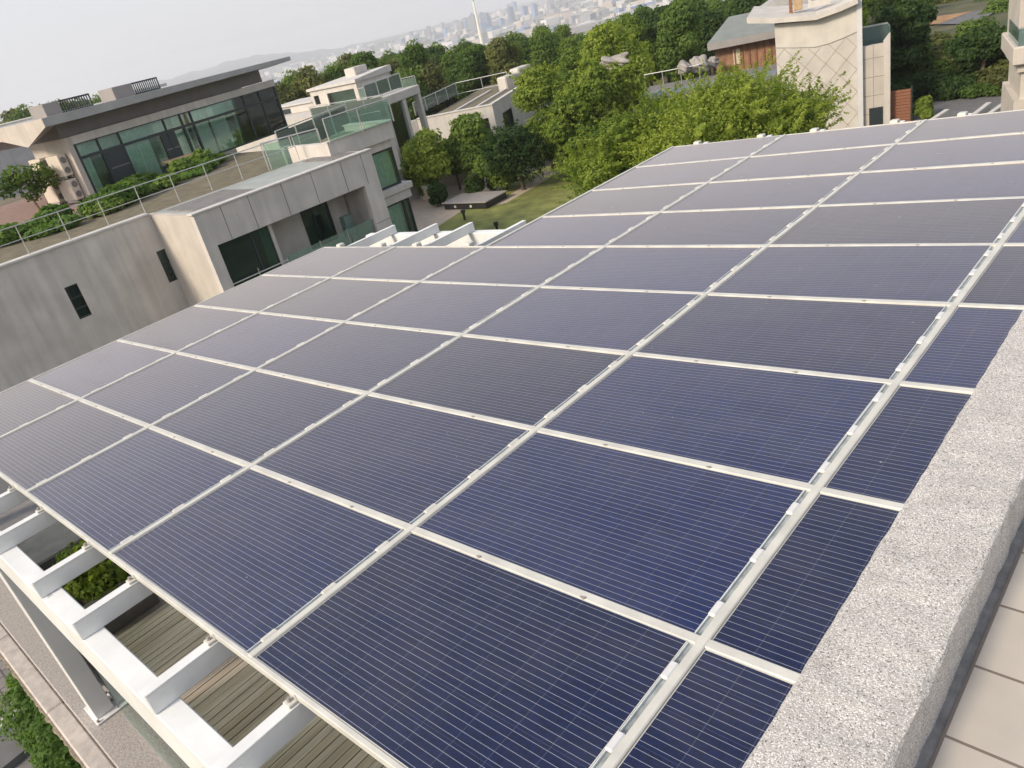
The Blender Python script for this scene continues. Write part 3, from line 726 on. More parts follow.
# bay at the right end, set back, with its own parapet block above
b0 = onx(327, 143, XB); b1 = onx(397, 120, XB); yB1 = onx(402, 138, XB)[1]; zB0 = onx(394, 146.5, XB)[2]; zB1 = (b0[2] + b1[2]) / 2
mb = MB(); mb.prism([(XB - .28, b0[1]), (XB, b0[1]), (XB, yB1 - .35), (XB - .45, yB1), (XB - 3.2, yB1), (XB - 3.2, yB1 - .28), (XB - .52, yB1 - .28), (XB - .28, yB1 - .45)], 'z', zB0 + .32, zB1)
mb.box(XB - 3.2, XB - .282, b0[1], b0[1] + .25, zB0 + .32, zB1)
mb.prism([(XB - 3.2, b0[1]), (XB - .18, b0[1]), (XB - .18, yB1 - .45), (XB - .55, yB1 - .12), (XB - 3.2, yB1 - .12)], 'z', zB0, zB0 + .318)
mb.build('bay_parapet', MAT['wallf'], V1)
MB().box(XB - 3.2, XB - .53, b0[1] + .26, yB1 - .3, zB0 + .32, zB1 - .22).build('bay_terrace', MAT['olive'], V1)
MB().prism([(XB - .31, b0[1] - .02), (XB + .03, b0[1] - .02), (XB + .03, yB1 - .33), (XB - .44, yB1 + .03), (XB - 3.25, yB1 + .03), (XB - 3.25, yB1 - .31), (XB - .54, yB1 - .31), (XB - .31, yB1 - .47)], 'z', zB1 + .002, zB1 + .05).build('bay_coping', MAT['coping'], V1)
g0 = onx(371, 155, XB); g1 = onx(394, 146.5, XB); gz0 = onx(383, 192, XB)[2]
yG0, yG1 = yE - .1, onx(403, 182, XB)[1] + .12
window(V1, 'x', yG0, yG1, gz0, zB0, XB - .2, -.1, 'greenglass', mull=(yG0 + (yG1 - yG0) * .55,), tr=(), fw=.08, cur=[(yG0 + (yG1 - yG0) * .6, yG1 - .1)])
lz0 = onx(385, 208, XB)[2]
MB().bbox(XB - 2.5, XB + .05, yG0, yG1 + .3, lz0 + .35, gz0, .02).bbox(XB - 2.5, XB - .03, yG0, yG1 + .18, lz0, lz0 + .348, .02).build('bay_ledge', MAT['white'], V1)
window(V1, 'x', yG0, yG1 + .1, GZ + .1, lz0, XB - .15, -.1, 'greenglass', mull=(yG0 + (yG1 - yG0) * .3, yG0 + (yG1 - yG0) * .9), fw=.09, cur=[(yG0 + (yG1 - yG0) * .45, yG1 - .2)])
MB().box(XB - 3.2, XB - 1.2, yE - .1, yG1 + .1, GZ, zB0 - .002).build('bay_core', MAT['wallf'], V1)
# roof garden floor
MB().box(XW - 26, XW - .285, -20, yB1 - .2, ZT - .35, ZT).build('terrace_floor', MAT['olive'], V1)
MB().box(XW - .283, XF - .31, yS + .22, yB1 - 3.1, ZP - .2, ZP - .02).build('roof_skirt', MAT['flatroof'], V1)
for f0, f1 in ((.02, .36), (.80, .97)):
    MB().box(XW + .35, XF - .36, yS + .3 + (yE - yS) * f0, yS + (yE - yS) * f1, ZP - .02, ZP + .03).build('roof_hatch', MAT['stone'], V1)
sheet_red = MB().box(XW - 22, XW - 9.2, -8, onz(70, 193, ZT)[1] - .5, ZT + .001, ZT + .02); sheet_red.build('red_paving', MAT['redpave'], V1)

# railing round the roof garden
def rail_run(p, q, step, h_, label, rails=(1.0, .55), glass=None, group='railings on the villa roofs', r=.022, cat='railing', postm='rail'):
    p = np.array(p, float); q = np.array(q, float); L = np.linalg.norm(q - p); d = (q - p) / L; nrm = np.array([-d[1], d[0], 0]); nrm /= np.linalg.norm(nrm)
    t = empty('roof_railing', (p + q) / 2, label, cat, group)
    up = np.array([0, 0, 1.0])
    for k in rails: MB().tube(p + up * h_ * k, q + up * h_ * k, r if k == max(rails) else r * .75, 6).build('handrail', MAT[postm], t)
    m_ = max(1, int(round(L / step)))
    for i in range(m_ + 1):
        b = p + d * L * i / m_; MB().tube(b, b + up * h_, r, 6).build('post', MAT[postm], t)
    if glass:
        mb = MB()
        for i in range(m_):
            a_ = p + d * (L * i / m_ + .05); b_ = p + d * (L * (i + 1) / m_ - .05)
            e_ = nrm * .006
            vs = [mb.pt(x) for x in (a_ - e_ + up * .06, b_ - e_ + up * .06, b_ + e_ + up * .06, a_ + e_ + up * .06, a_ - e_ + up * h_ * .93, b_ - e_ + up * h_ * .93, b_ + e_ + up * h_ * .93, a_ + e_ + up * h_ * .93)]
            for f_ in ((3, 2, 1, 0), (4, 5, 6, 7), (0, 1, 5, 4), (1, 2, 6, 5), (2, 3, 7, 6), (3, 0, 4, 7)): mb.f.append([vs[k] for k in f_])
        mb.build('glass_pane', MAT[glass], t)
    return t
xr1 = XW - .2; xr2 = kx(-20.35)
rail_run((XW - .12, -9, ZP + .05), (XW - .12, ky(12.0), ZP + .05), 1.25, .92, 'long thin steel railing above the blank concrete wall and balcony roof', r=.018)
# ------------------------------------------------------------------ glass pavilion on the villa roof
p0 = onz(97, 198, ZT); p1 = onz(289, 129, ZT)
H = Fr(p0, (p1 - p0)[:2]); LEN = np.linalg.norm(p1 - p0)
PV = empty('glass_pavilion', H.w(LEN / 2, 3, 0), 'long flat roofed pavilion with green glass front on the villa roof garden', 'pavilion')
zg = 2.40; ztr = 1.78; zb = 2.74; zr0 = 3.30; zr1 = 3.72
def fb_(name, m, *b, parent=None): return MB(H).box(*b).build(name, m, parent or PV, origin=PO[PV.name])
PO_PV = PO[PV.name]
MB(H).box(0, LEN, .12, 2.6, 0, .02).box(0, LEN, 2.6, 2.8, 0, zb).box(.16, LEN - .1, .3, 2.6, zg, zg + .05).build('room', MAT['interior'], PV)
MB(H).box(-.05, LEN + .05, -.03, .18, zg, zb).build('fascia', MAT['wallf'], PV)
MB(H).box(-.0, LEN - .2, .6, 6.9, zb, zr0 + .2).build('clerestory_wall', MAT['darkgrey'], PV)  # shadow of the roof overhang put into its dark taupe colour
MB(H).box(-.25, 0, -.03, 2.8, 0, zb).build('end_wall', MAT['cream'], PV)
mb = MB(H)
ms = sorted([H.front(x, y)[0] for x, y in ((98, 142), (119.5, 136.5), (166, 128), (183, 124), (193, 121), (245, 104), (261.5, 101))])
for a in ms: mb.box(a - .05, a + .05, 0, .10, 0, ztr - .06).box(a - .035, a + .035, 0, .10, ztr + .06, zg)
mb.box(0, .14, 0, .11, 0, zg).box(LEN - .12, LEN, 0, .11, 0, zg).box(.14, LEN - .12, -.01, .105, ztr - .06, ztr + .06).box(.14, LEN - .12, 0, .1, 0, .08).box(.14, LEN - .12, .0, .1, zg - .05, zg - .001)
fr_ = mb.build('window_frame', MAT['frame'], PV)
edges = [.14] + ms + [LEN - .12]
for i in range(len(edges) - 1):
    a0, a1 = edges[i] + .05, edges[i + 1] - .05
    MB(H).box(a0, a1, .045, .055, .08, ztr - .06).build('pane', MAT['greenglass'], PV)
    MB(H).box(a0 - .015, a1 + .015, .045, .055, ztr + .06, zg - .05).build('pane', MAT['greenglass'], PV)
MB(H).box(LEN - .04, LEN, .11, 2.6, 0, zg).build('side_pane', MAT['greenglass'], PV)
for x0, x1 in ((83, 100), (134, 158), (183, 196), (199, 216), (218, 233), (240, 250), (252, 268), (269, 283)):
    a0 = H.front(x0, 175 - (x0 - 97) * .33)[0]; a1 = H.front(x1, 175 - (x1 - 97) * .33)[0]
    mb = MB(H); wavy(mb, 'y', max(a0, .16), min(a1, LEN - .15), .19, .05, zg - .02, .04); mb.build('curtain', MAT['curtain'], PV, smooth=True)
fb_('blind', MAT['curtain'], .2, LEN - .2, .5, .52, ztr + .05, zg - .03)
# doors with a mid rail behind the glass
for x0, x1 in ((112, 132), (167, 181)):
    a0 = H.front(x0, 175 - (x0 - 97) * .33)[0]; a1 = H.front(x1, 175 - (x1 - 97) * .33)[0]
    d = MB(H).box(a0, a1, .015, .035, .08, ztr - .07).build('door', MAT['frame'], PV)
    MB(H).box(a0 + .05, a1 - .05, .005, .014, .95, 1.0).build('handle', MAT['stone'], d, origin=PO_PV)
MB(H).box(4.5, LEN - .5, 2.81, 8, 0, zr0).build('rear_block', MAT['wallf'], PV)
# canted roof: thin front edge, wedge soffit
aL = H.front(45, 125, -1.0)[0]; aR = H.front(291, 60, -1.0)[0]
wl = [H.side(*q, aL) for q in ((44, 118), (46, 125), (28, 141.5), (2, 133))]
prof_ = [(-1.0, zr1), (-1.0, zr0 + .04), (wl[2][0], wl[2][1]), (wl[3][0], wl[3][1]), (8.4, zr1 - .35), (8.4, zr1)]
prof_ = [(-1.0, zr1), (-1.0, zr1 - .34), (.9, zr1 - .98), (2.6, zr1 - .55), (8.4, zr1 - .35), (8.4, zr1)]
mb = MB(H); A_ = [mb.pt((aL, *q)) for q in prof_]; mid = [mb.pt((aL + 1.6, *q)) for q in [(-1.0, zr1), (-1.0, zr1 - .36), (.9, zr1 - .42), (2.6, zr1 - .42), (8.4, zr1 - .35), (8.4, zr1)]]
B_ = [mb.pt((aR, *q)) for q in [(-1.0, zr1 - .05), (-1.0, zr1 - .26), (.9, zr1 - .36), (2.6, zr1 - .36), (8.4, zr1 - .3), (8.4, zr1 - .05)]]
mb.f.append(A_[::-1]); mb.f.append(B_)
for P_, Q_ in ((A_, mid), (mid, B_)):
    for i in range(6): mb.f.append([P_[i], P_[(i + 1) % 6], Q_[(i + 1) % 6], Q_[i]])
rf_ = mb.build('roof', MAT['roof'], PV)
MB(H).prism([(q[0] * .999, q[1] - .002) for q in prof_], 'x', aL - .03, aL - .002).build('gable_fascia', MAT['cream'], PV)
# louvred vents standing on the pavilion roof
def vent(xa, xb, ya, xc, yc, label):
    off = -.2
    a0 = H.front(xa, ya, off)[0]; a1 = H.front(xb, ya, off)[0]; a2 = H.front(xc, yc, off)[0]
    t = empty('roof_vent', H.w((a0 + a2) / 2, .3, zr1), label, 'roof vent', 'louvred vents on the pavilion roof')
    hh = .52
    MB(H).bbox(a0, a1, off, off + 1.1, zr1 - .03, zr1 + hh, .015).build('casing', MAT['darkgrey'], t)
    fr = MB(H).box(a1 + .01, a2, off, off + .05, zr1 + hh - .07, zr1 + hh).box(a1 + .01, a2, off, off + .05, zr1 - .03, zr1 + .04).box(a2 - .05, a2, off, off + .05, zr1 + .04, zr1 + hh - .07)
    fr.build('frame', MAT['frame'], t)
    mb = MB(H); m_ = 12
    for i in range(m_): a = a1 + .06 + (a2 - a1 - .12) * i / m_; mb.box(a, a + .035, off + .005, off + .045, zr1 + .04, zr1 + hh - .07)
    mb.build('louvre', MAT['frame'], t)
vent(45, 63, 112, 92, 101, 'low dark louvred vent near the left end of the pavilion roof')
vent(113, 135, 92, 158, 81, 'taller dark louvred vent near the middle of the pavilion roof')
# air conditioners on the sunny end wall
def aircon(b, z, label):
    t = empty('air_conditioner', H.w(-.6, b, z), label, 'air conditioner', 'air conditioners on the pavilion end wall')
    MB(H).bbox(-.70, -.30, b, b + .95, z, z + .92, .02).build('casing', MAT['acwhite'], t)
    for zz in (.24, .68):
        mb = MB(H); mb.tube((-.50, b - .012, z + zz), (-.50, b - .001, z + zz), .14, 16); mb.build('fan_grille', MAT['stone'], t)
    MB(H).box(-.68, -.62, b + .1, b + .85, z - .1, z - .002).box(-.38, -.32, b + .1, b + .85, z - .1, z - .002).build('foot', MAT['rail'], t)
aircon(.35, .15, 'cream outdoor unit, lower of the pair at the near corner of the pavilion end wall')
aircon(.35, 1.22, 'cream outdoor unit, upper of the pair at the near corner of the pavilion end wall')
aircon(1.75, .15, 'cream outdoor unit, lower of the pair further back on the pavilion end wall')
aircon(1.75, 1.22, 'cream outdoor unit, upper of the pair further back on the pavilion end wall')
# garden table
tp = onz(188, 172, ZT)
t = empty('garden_table', tp, 'straw topped garden table among the plants before the pavilion', 'table')
MB().bbox(tp[0] - .45, tp[0] + .45, tp[1] - .8, tp[1] + .8, ZT + .62, ZT + .72, .02).build('table_top', MAT['tan'], t)
for a in (-.35, .35):
    for b in (-.65, .65): MB().box(tp[0] + a - .04, tp[0] + a + .04, tp[1] + b - .04, tp[1] + b + .04, ZT, ZT + .62).build('leg', MAT['frame'], t)

# ------------------------------------------------------------------ neighbour beyond the roof garden (far left)
nb = Fr(atd(-40, 210, 64), (.3, .95)); nb.o[2] = GZ
NB = empty('neighbour_house', nb.w(6, 4, 0), 'plain grey neighbouring house behind the roof garden at the far left', 'house')
ztop = zof(nb.w(0, 0, 0), 146) - GZ
MB(nb).box(-8, 9.5, 0, 9, 0, ztop).build('wall', concrete_panel_material('cool grey render', (.34, .34, .36), .06), NB)
MB(nb).bbox(-8.1, 9.6, -.1, 9.1, ztop, ztop + .18, .02).build('coping', MAT['coping'], NB)
for q in (): window_m = MB(nb).box(q, q + 1.6, -.02, -.002, ztop - 2.6, ztop - 1.2).build('window', MAT['frame'], NB)

# ------------------------------------------------------------------ house B: stair hut, terrace and portico
zB = -2.6
Bf = Fr(onz(361, 101.6, zB), (.97, .23))
HB_ = empty('roof_hut_house', Bf.w(0, 0, 0), 'pale house with a sloped stair hut and chimney box beyond the villa', 'house')
Wb = -Bf.front(314, 107)[0]; Db = Bf.side(394, 86)[0]; zt = zof(Bf.o, 82) - zB; ztl = zof(Bf.w(-Wb, 0, 0), 92) - zB; ztr2 = zof(Bf.w(0, Db, 0), 70.5) - zB
da, dw = Bf.front(326, 98), Bf.front(359, 92)
mb = MB(Bf); d0 = Bf.front(327, 95)[0]; d1 = -.35; s0 = Bf.front(316, 105)[0]; s1 = Bf.front(321, 104)[0]
hh = (zt + ztl) / 2
holed(mb, 'y', -Wb, 0, 0, hh, 0, .25, [(d0, d1, 0, hh * .72), (s0, s1, hh * .25, hh * .72)])
mb.box(-.25, 0, .25, Db, 0, hh).box(-Wb, -Wb + .25, .25, Db, 0, hh).box(-Wb, 0, Db - .2, Db, 0, hh - .002)
mb.build('wall', MAT['white'], HB_)
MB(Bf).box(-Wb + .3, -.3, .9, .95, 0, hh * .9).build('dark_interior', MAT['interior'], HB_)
MB(Bf).box(d0, d1, .12, .14, 0, hh * .72).build('pane', MAT['greenglass'], HB_)
MB(Bf).box(s0, s1, .12, .14, hh * .25, hh * .72).build('pane', MAT['greenglass'], HB_)
mb = MB(Bf); q = [mb.pt(x) for x in ((-Wb - .15, -.15, hh), (.12, -.15, hh), (.12, Db + .1, hh), (-Wb - .15, Db + .1, hh), (-Wb - .15, -.15, hh + .18), (.12, -.15, hh + .22), (.12, Db + .1, hh + .5), (-Wb - .15, Db + .1, hh + .30))]
for f_ in ((3, 2, 1, 0), (4, 5, 6, 7), (0, 1, 5, 4), (1, 2, 6, 5), (2, 3, 7, 6), (3, 0, 4, 7)): mb.f.append([q[k] for k in f_])
rfB = mb.build('roof', MAT['coping'], HB_)
MB(Bf).bbox(-Wb * .52, -Wb * .30, Db * .45, Db * .8, hh + .2, hh + .95, .03).build('chimney_box', MAT['white'], HB_)
MB(Bf).box(-Wb - 7, .8, -3.0, Db, -6.5, -.02).build('lower_storey', MAT['white'], HB_)
# low annex left of the hut
MB(Bf).box(-Wb - 5.6, -Wb - .4, .4, 4.5, 0, hh * .42).build('annex', MAT['white'], HB_)
MB(Bf).box(-Wb - 4.2, -Wb - 3.0, .37, .398, .05, hh * .30).build('annex_window', MAT['frame'], HB_)
MB(Bf).bbox(-Wb - 5.75, -Wb - .3, .25, 4.6, hh * .42, hh * .42 + .1, .02).build('annex_roof', MAT['coping'], HB_)
# portico
PF = Fr(atd(392, 127, 50), (-.23, .97)); zP0 = PF.o[2]
PT = empty('portico', PF.w(2, 0, 0), 'white framed portico with green glass at the right end of the hut terrace', 'portico')
Lp = PF.front(421, 101)[0]; hp = zof(PF.w(0, 0, 0), 97) - zP0
MB(PF).bbox(-.25, Lp + .1, -.1, 2.6, hp - .55, hp, .04).build('beam', MAT['white'], PT)
for a in (-.2, Lp * .46, Lp - .2): MB(PF).box(a, a + .28, -.05, .35, -2.6, hp - .552).build('column', MAT['white'], PT)
MB(PF).box(.1, Lp * .46 - .02, .12, .14, -2.4, hp - .6).build('pane', MAT['greenglass'], PT)
MB(PF).box(-.2, Lp, 2.2, 2.5, -2.6, hp - .552).build('back_wall', MAT['interior'], PT)
MB(PF).box(-7, Lp + 1.5, -.25, 3.5, -6, -2.6).build('base', MAT['white'], PT)
rail_run(PF.w(-.2, 1.2, hp), PF.w(Lp, 1.2, hp), 1.5, .95, 'green glass railing on top of the white portico', (1.0,), 'railglass', 'green glass railings', .03)
# green glass railings between villa and hut
def grail(pa, pb, z, h_, label, step=1.6): return rail_run(onz(*pa, z), onz(*pb, z), step, h_, label, (1.0,), 'railglass', 'green glass railings', .028)
grail((270, 172), (326, 157), ZT, 1.1, 'green glass railing nearest the pavilion at the end of the roof garden', 1.3)
grail((284, 158), (352, 128), ZT - .1, 1.15, 'green glass railing running away beside the end of the pavilion')
grail((330, 143), (394, 121), zB1, .85, 'green glass railing on the bay parapet at the right end of the villa')
grail((316, 128), (388, 118), zB - .4, 1.4, 'long green glass railing in front of the stair hut', 2.0)
grail((300, 150), (386, 133), zB - .9, 1.3, 'green glass railing lower on the terrace below the stair hut', 2.0)
grail((362, 103), (418, 90), zB + .1, 1.0, 'green glass railing right of the stair hut wall', 2.0)

# ------------------------------------------------------------------ house C: angled white house with a roof terrace
zC = -4.6
Cf = Fr(onz(492, 105, zC), (.90, .43))
HC = empty('angled_house', Cf.w(-3, 2, 0), 'white house with an angled roof terrace partly behind the tree clump', 'house')
aC = Cf.front(417, 121)[0]; bC = Cf.side(520, 87)[0]
ch = GZ - zC
mb = MB(Cf); o0 = Cf.front(476, 120); o1 = Cf.front(489, 133)
holed(mb, 'y', aC, 0, ch, 0, 0, .3, [(o0[0], min(o1[0] + .2, -.4), ch + .1, Cf.front(480, 119.5)[1])])
sw0 = Cf.side(502, 112); sw1 = Cf.side(515, 126)
ext = bC * 2.2
for l, r, z0, z1 in ((.3, sw0[0], ch, 0), (sw0[0], sw1[0], ch, sw1[1]), (sw0[0], sw1[0], sw0[1] - .1, 0), (sw1[0], ext, ch, 0)):
    mb.box(-.3, 0, l, r, z0, z1)
mb.build('wall', MAT['white'], HC)
MB(Cf).box(-.2, -.12, sw0[0], sw1[0], sw1[1], sw0[1] - .1).build('pane', MAT['greenglass'], HC)
fw = MB(Cf)
for l, r, z0, z1 in ((sw0[0], sw0[0] + .1, sw1[1], sw0[1] - .1), (sw1[0] - .1, sw1[0], sw1[1], sw0[1] - .1), (sw0[0] + .1, sw1[0] - .1, sw1[1], sw1[1] + .1), (sw0[0] + .1, sw1[0] - .1, sw0[1] - .2, sw0[1] - .1)): fw.box(-.1, .02, l, r, z0, z1)
fw.build('window_frame', MAT['frame'], HC)
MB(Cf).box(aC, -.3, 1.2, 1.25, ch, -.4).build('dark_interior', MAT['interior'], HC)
MB(Cf).box(aC, -.3, .3, ext, -.55, -.30).build('terrace_floor', MAT['olive'], HC)
mb = MB(Cf)
for a in (.35, .65): mb.box(aC * a - .12, aC * a + .12, .6, ext * .7, -.298, -.18)
mb.build('terrace_kerb', MAT['coping'], HC)
MB(Cf).bbox(aC, .04, -.05, .32, 0, .08, .01).bbox(-.32, .04, .325, ext, 0, .08, .01).build('coping', MAT['coping'], HC)
# chamfered left wing
cl_ = Cf.w(aC, 0, 0)
Cl = Fr(cl_, (.55, .83)); Wl = 2.0
MB(Cl).box(-Wl, -.02, 0, .35, ch, .0).build('left_wing', MAT['white'], HC)
cz = zC + .08
ra, rb, rc = onz(416, 116, zC), onz(458, 95, zC), onz(509, 84, zC)
rail_run(ra, rb, 2.2, 1.0, 'green railing along the left side of the angled roof terrace', (1.0,), 'railglass', 'green railings of the angled house', .035)
rail_run(rb, rc, 2.2, 1.0, 'green railing along the back of the angled roof terrace', (1.0, .1), None, 'green railings of the angled house', .035)
rw = empty('stone_parapet', onz(518, 84, zC), 'white stepped stone parapet at the back corner of the angled roof terrace', 'wall')
mb = MB(); q0, q1 = onz(507, 86, zC), onz(533, 76, zC); WF = Fr(q0, (q1 - q0)[:2]); Lw = np.linalg.norm(q1 - q0)
MB(WF).bbox(0, Lw * .5, 0, 1.0, -1, .75, .1).bbox(Lw * .5, Lw, 0, 1.0, -1, 1.05, .1).build('stone', MAT['white'], rw)

# ------------------------------------------------------------------ garden walls, lawn, paths, low black slab
def gw(pa, pb, h_, d_, label):
    a, b = onz(*pa, GZ), onz(*pb, GZ); f_ = Fr(a, (b - a)[:2]); L = np.linalg.norm(b - a)
    t = empty('garden_wall', f_.w(L / 2, 0, 0), label, 'wall', 'low cream garden walls')
    MB(f_).box(0, L, 0, d_, 0, h_).build('wall', MAT['creamfloor'], t); MB(f_).bbox(-.05, L + .05, -.05, d_ + .05, h_, h_ + .1, .015).build('coping', MAT['coping'], t)
gw((446, 187), (470, 183), 1.25, .4, 'low cream garden wall in front of the yellow green bush')
gw((433, 194), (446, 187), 1.25, .4, 'short cream garden wall turning the corner beside the bush')
gw((469, 171), (496, 162), 1.3, 2.2, 'cream raised planter wall below the angled house')
gw((421, 199), (433, 203), .9, .4, 'stub of cream wall beside the round dark bush')
sheet('lawn', [onz(430, 245, GZ), onz(560, 260, GZ), onz(640, 170, GZ), onz(540, 166, GZ), onz(500, 190, GZ), onz(460, 212, GZ), onz(430, 232, GZ)], MAT['grass'], GZ + .012)
sheet('path', [onz(405, 250, GZ), onz(430, 234, GZ), onz(462, 211, GZ), onz(505, 192, GZ), onz(545, 172, GZ), onz(520, 165, GZ), onz(430, 180, GZ), onz(395, 215, GZ)], MAT['path'], GZ + .008)
sheet('path_strip', [onz(493, 206, GZ), onz(507, 203, GZ), onz(560, 172, GZ), onz(548, 170, GZ)], MAT['path'], GZ + .020)
ga = onz(445, 210, GZ); gb = onz(487, 209, GZ); gc = onz(498, 200, GZ); gd = onz(449, 199.5, GZ)
bs = empty('skylight_slab', (ga + gc) / 2, 'low black slab with small lights set in its side on the sandy path', 'skylight')
SF = Fr(ga, (gb - ga)[:2]); Ls = np.linalg.norm(gb - ga); hs_ = .38
MB(SF).bbox(0, Ls, 0, 2.0, .02, hs_, .03).build('body', MAT['black'], bs)
MB(SF).bbox(-.08, Ls + .08, -.08, 2.08, hs_, hs_ + .07, .015).build('top', MAT['darkgrey'], bs)
for a in (.25, .62): MB(SF).bbox(Ls * a, Ls * a + .16, -.02, -.002, .12, .26, .004).build('side_light', MAT['coping'], bs)
for px, py, lab in ((465, 220, 'small black path light at the edge of the lawn beside the black slab'), (498, 233, 'small black path light on the lawn beyond the far rafters')):
    q = onz(px, py, GZ); t = empty('path_light', q, lab, 'light', 'garden path lights')
    MB().tube(q, q + np.array([0, 0, .42]), .07, 10).build('post', MAT['black'], t); MB().tube(q + np.array([0, 0, .421]), q + np.array([0, 0, .6]), .13, 10).build('cap', MAT['black'], t)

# front garden far below the terrace corner
sheet('garden_paving', [(-30, -6, 0), (-11, -6, 0), (-11, 1.5, 0), (-30, 1.5, 0)], MAT['pavers'], GZ + .01)
q = onz(22, 705, GZ); 
kb = empty('planter_wall', (q[0], q[1], GZ), 'dark grey planter wall beside the hedge far below the terrace corner', 'wall')
KF = Fr(onz(0, 722, GZ + .5), (onz(38, 693, GZ + .5) - onz(0, 722, GZ + .5))[:2])
MB(KF).box(-3, 3.5, -.25, 0, -.5, .05).build('wall', MAT['coping'], kb)
MB(KF).box(-3, 3.5, -1.2, -.26, -.5, -.05).build('bed', MAT['asphalt'], kb)
MB(KF).box(-3, 3.5, -2.2, -1.22, -.5, -.2).build('step', MAT['stone'], kb)

# ------------------------------------------------------------------ tower house D with diagonal grooves
DB = atd(858, 115, 42); Df = Fr((DB[0], DB[1], GZ), (.92, .39))
HD = empty('tower_house', Df.w(-2, 2, 0), 'beige stone tower house with diagonal grooves and a sweeping flat roof', 'house')
aD = Df.front(776.5, 60)[0]; zD = Df.front(855, 5)[1] + .4; zDl = Df.front(776.5, 24)[1]
fin = Df.front(862.5, 60)[0]
dprof = [(aD, 0), (0, 0), (0, zD), (Df.front(817, 20)[0], Df.front(817, 20)[1]), (aD, zDl)]
MB(Df).prism(dprof, 'y', 0, 6).build('wall', MAT['towerstone'], HD)
MB(Df).box(.003, fin, -.12, 6, 0, zD + .7).build('corner_fin', mat('cool white fin', (.60, .61, .62), .6, .05, 2), HD)
# upper smooth band standing slightly proud, with its curved lower edge
pts = [(776.5, 47.5), (795, 47.5), (815, 47), (830, 43), (845, 37), (854.9, 32)]
lowc = [Df.front(*q_) for q_ in pts]; lowc[0][0] = aD; lowc[-1][0] = 0
poly = [(q_[0], q_[1]) for q_ in lowc] + [(0, zD - .02), (dprof[3][0], dprof[3][1] - .01), (aD, zDl - .01)]
MB(Df).prism(poly, 'y', -.05, -.002).build('smooth_band', concrete_panel_material('smooth pale render', (.60, .565, .51), .05), HD)
mb = MB(Df)
def groove(a0, c0, a1, c1):
    d = np.array([a1 - a0, c1 - c0]); L = np.linalg.norm(d); nn = np.array([-d[1], d[0]]) / L * .022
    q = [(a0 + nn[0], c0 + nn[1]), (a1 + nn[0], c1 + nn[1]), (a1 - nn[0], c1 - nn[1]), (a0 - nn[0], c0 - nn[1])]
    mb.prism(q, 'y', -.006, -.001)
wD = -aD; cmax = lowc[0][1] - .05
for s_ in range(-9, 12):
    st = s_ * 1.02
    for sg in (1, -1):
        # line: c = sg*a*1.15 + st*1.15...
        pp = []
        for a in np.linspace(aD + .02, -.02, 60):
            c_ = sg * (a - aD) * 1.1 + st * 1.1 + (0 if sg > 0 else 5.4)
            lim = np.interp(a, [q_[0] for q_ in lowc], [q_[1] for q_ in lowc]) - .05
            if 0.3 < c_ < lim: pp.append((a, c_))
        if len(pp) > 3: groove(*pp[0], *pp[-1])
mb.build('diagonal_groove', MAT['groove'], HD)
# roof: thick folded slab
rl = [Df.front(x, y, -.45) for x, y in ((747, 23.5), (774, 23.4), (816, 20), (840, 11.5), (858, 3.5))]
ru = [q_ + np.array([0, .26]) for q_ in rl]
MB(Df).prism([tuple(q_) for q_ in rl] + [tuple(q_) for q_ in ru[::-1]], 'y', -.45, 6.6).build('roof', MAT['towerstone'], HD)
# right wing
wf = Df.front(884, 44.5)[0]; we = Df.front(890.5, 40)[0]; zw0 = Df.front(862.5, 47.6)[1]; zw1 = Df.front(890.5, 33)[1]
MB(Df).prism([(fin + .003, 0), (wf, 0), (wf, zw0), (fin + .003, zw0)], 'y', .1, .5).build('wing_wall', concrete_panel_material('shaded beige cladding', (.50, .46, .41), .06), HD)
MB(Df).prism([(wf + .003, 0), (we, 0), (we, zw1), (wf + .003, zw0 + .1)], 'y', .05, .45).build('wing_fin', MAT['white'], HD)
mb = MB(Df)
for c_ in np.arange(.8, zw0, .95): mb.box(fin + .01, wf, .093, .098, c_, c_ + .025)
mb.box((fin + wf) / 2, (fin + wf) / 2 + .02, .093, .098, 0, zw0); mb.build('cladding_joint', MAT['stone'], HD)
MB(Df).box(fin + .01, wf, .505, 4.5, zw0 - 1.2, zw0 - 1.0).build('wing_terrace', MAT['stone'], HD)
MB(Df).box(fin, we, 1.6, 1.63, zw0 - 1, zw0 + .75).box(wf + .3, wf + .33, .5, 1.6, zw0 - 1, zw0 + .75).build('glass_screen', MAT['teal'], HD)
MB(Df).box(fin, we, 1.58, 1.66, zw0 + .75, zw0 + .82).build('screen_rail', MAT['rail'], HD)
MB(Df).box(fin + .3, wf - .05, .08, .098, 0, Df.front(868, 109)[1]).build('low_window', MAT['frame'], HD)
# things on the roof
t = empty('roof_equipment', Df.w(aD + 1, 1, zDl + .4), 'yellow and white equipment boxes on the tower roof by a brown pillar', 'equipment')
zr = ru[1][1]
a_ = Df.front(793, 8)[0]
MB(Df).bbox(a_, a_ + .45, 1.2, 1.7, zr, zr + .5, .03).build('yellow_box', MAT['tan'], t)
MB(Df).box(a_ - .22, a_ - .05, 1.3, 1.5, zr - .2, zr + 1.3).build('brown_pillar', MAT['redwood'], t)
MB(Df).box(a_ + .75, a_ + .9, 1.2, 1.5, zr, zr + 1.4).box(a_ + 1.7, a_ + 1.85, 1.2, 1.5, zr, zr + 1.4).box(a_ + .9, a_ + 1.7, 1.2, 1.5, zr, zr + .3).build('white_frame', MAT['white'], t)
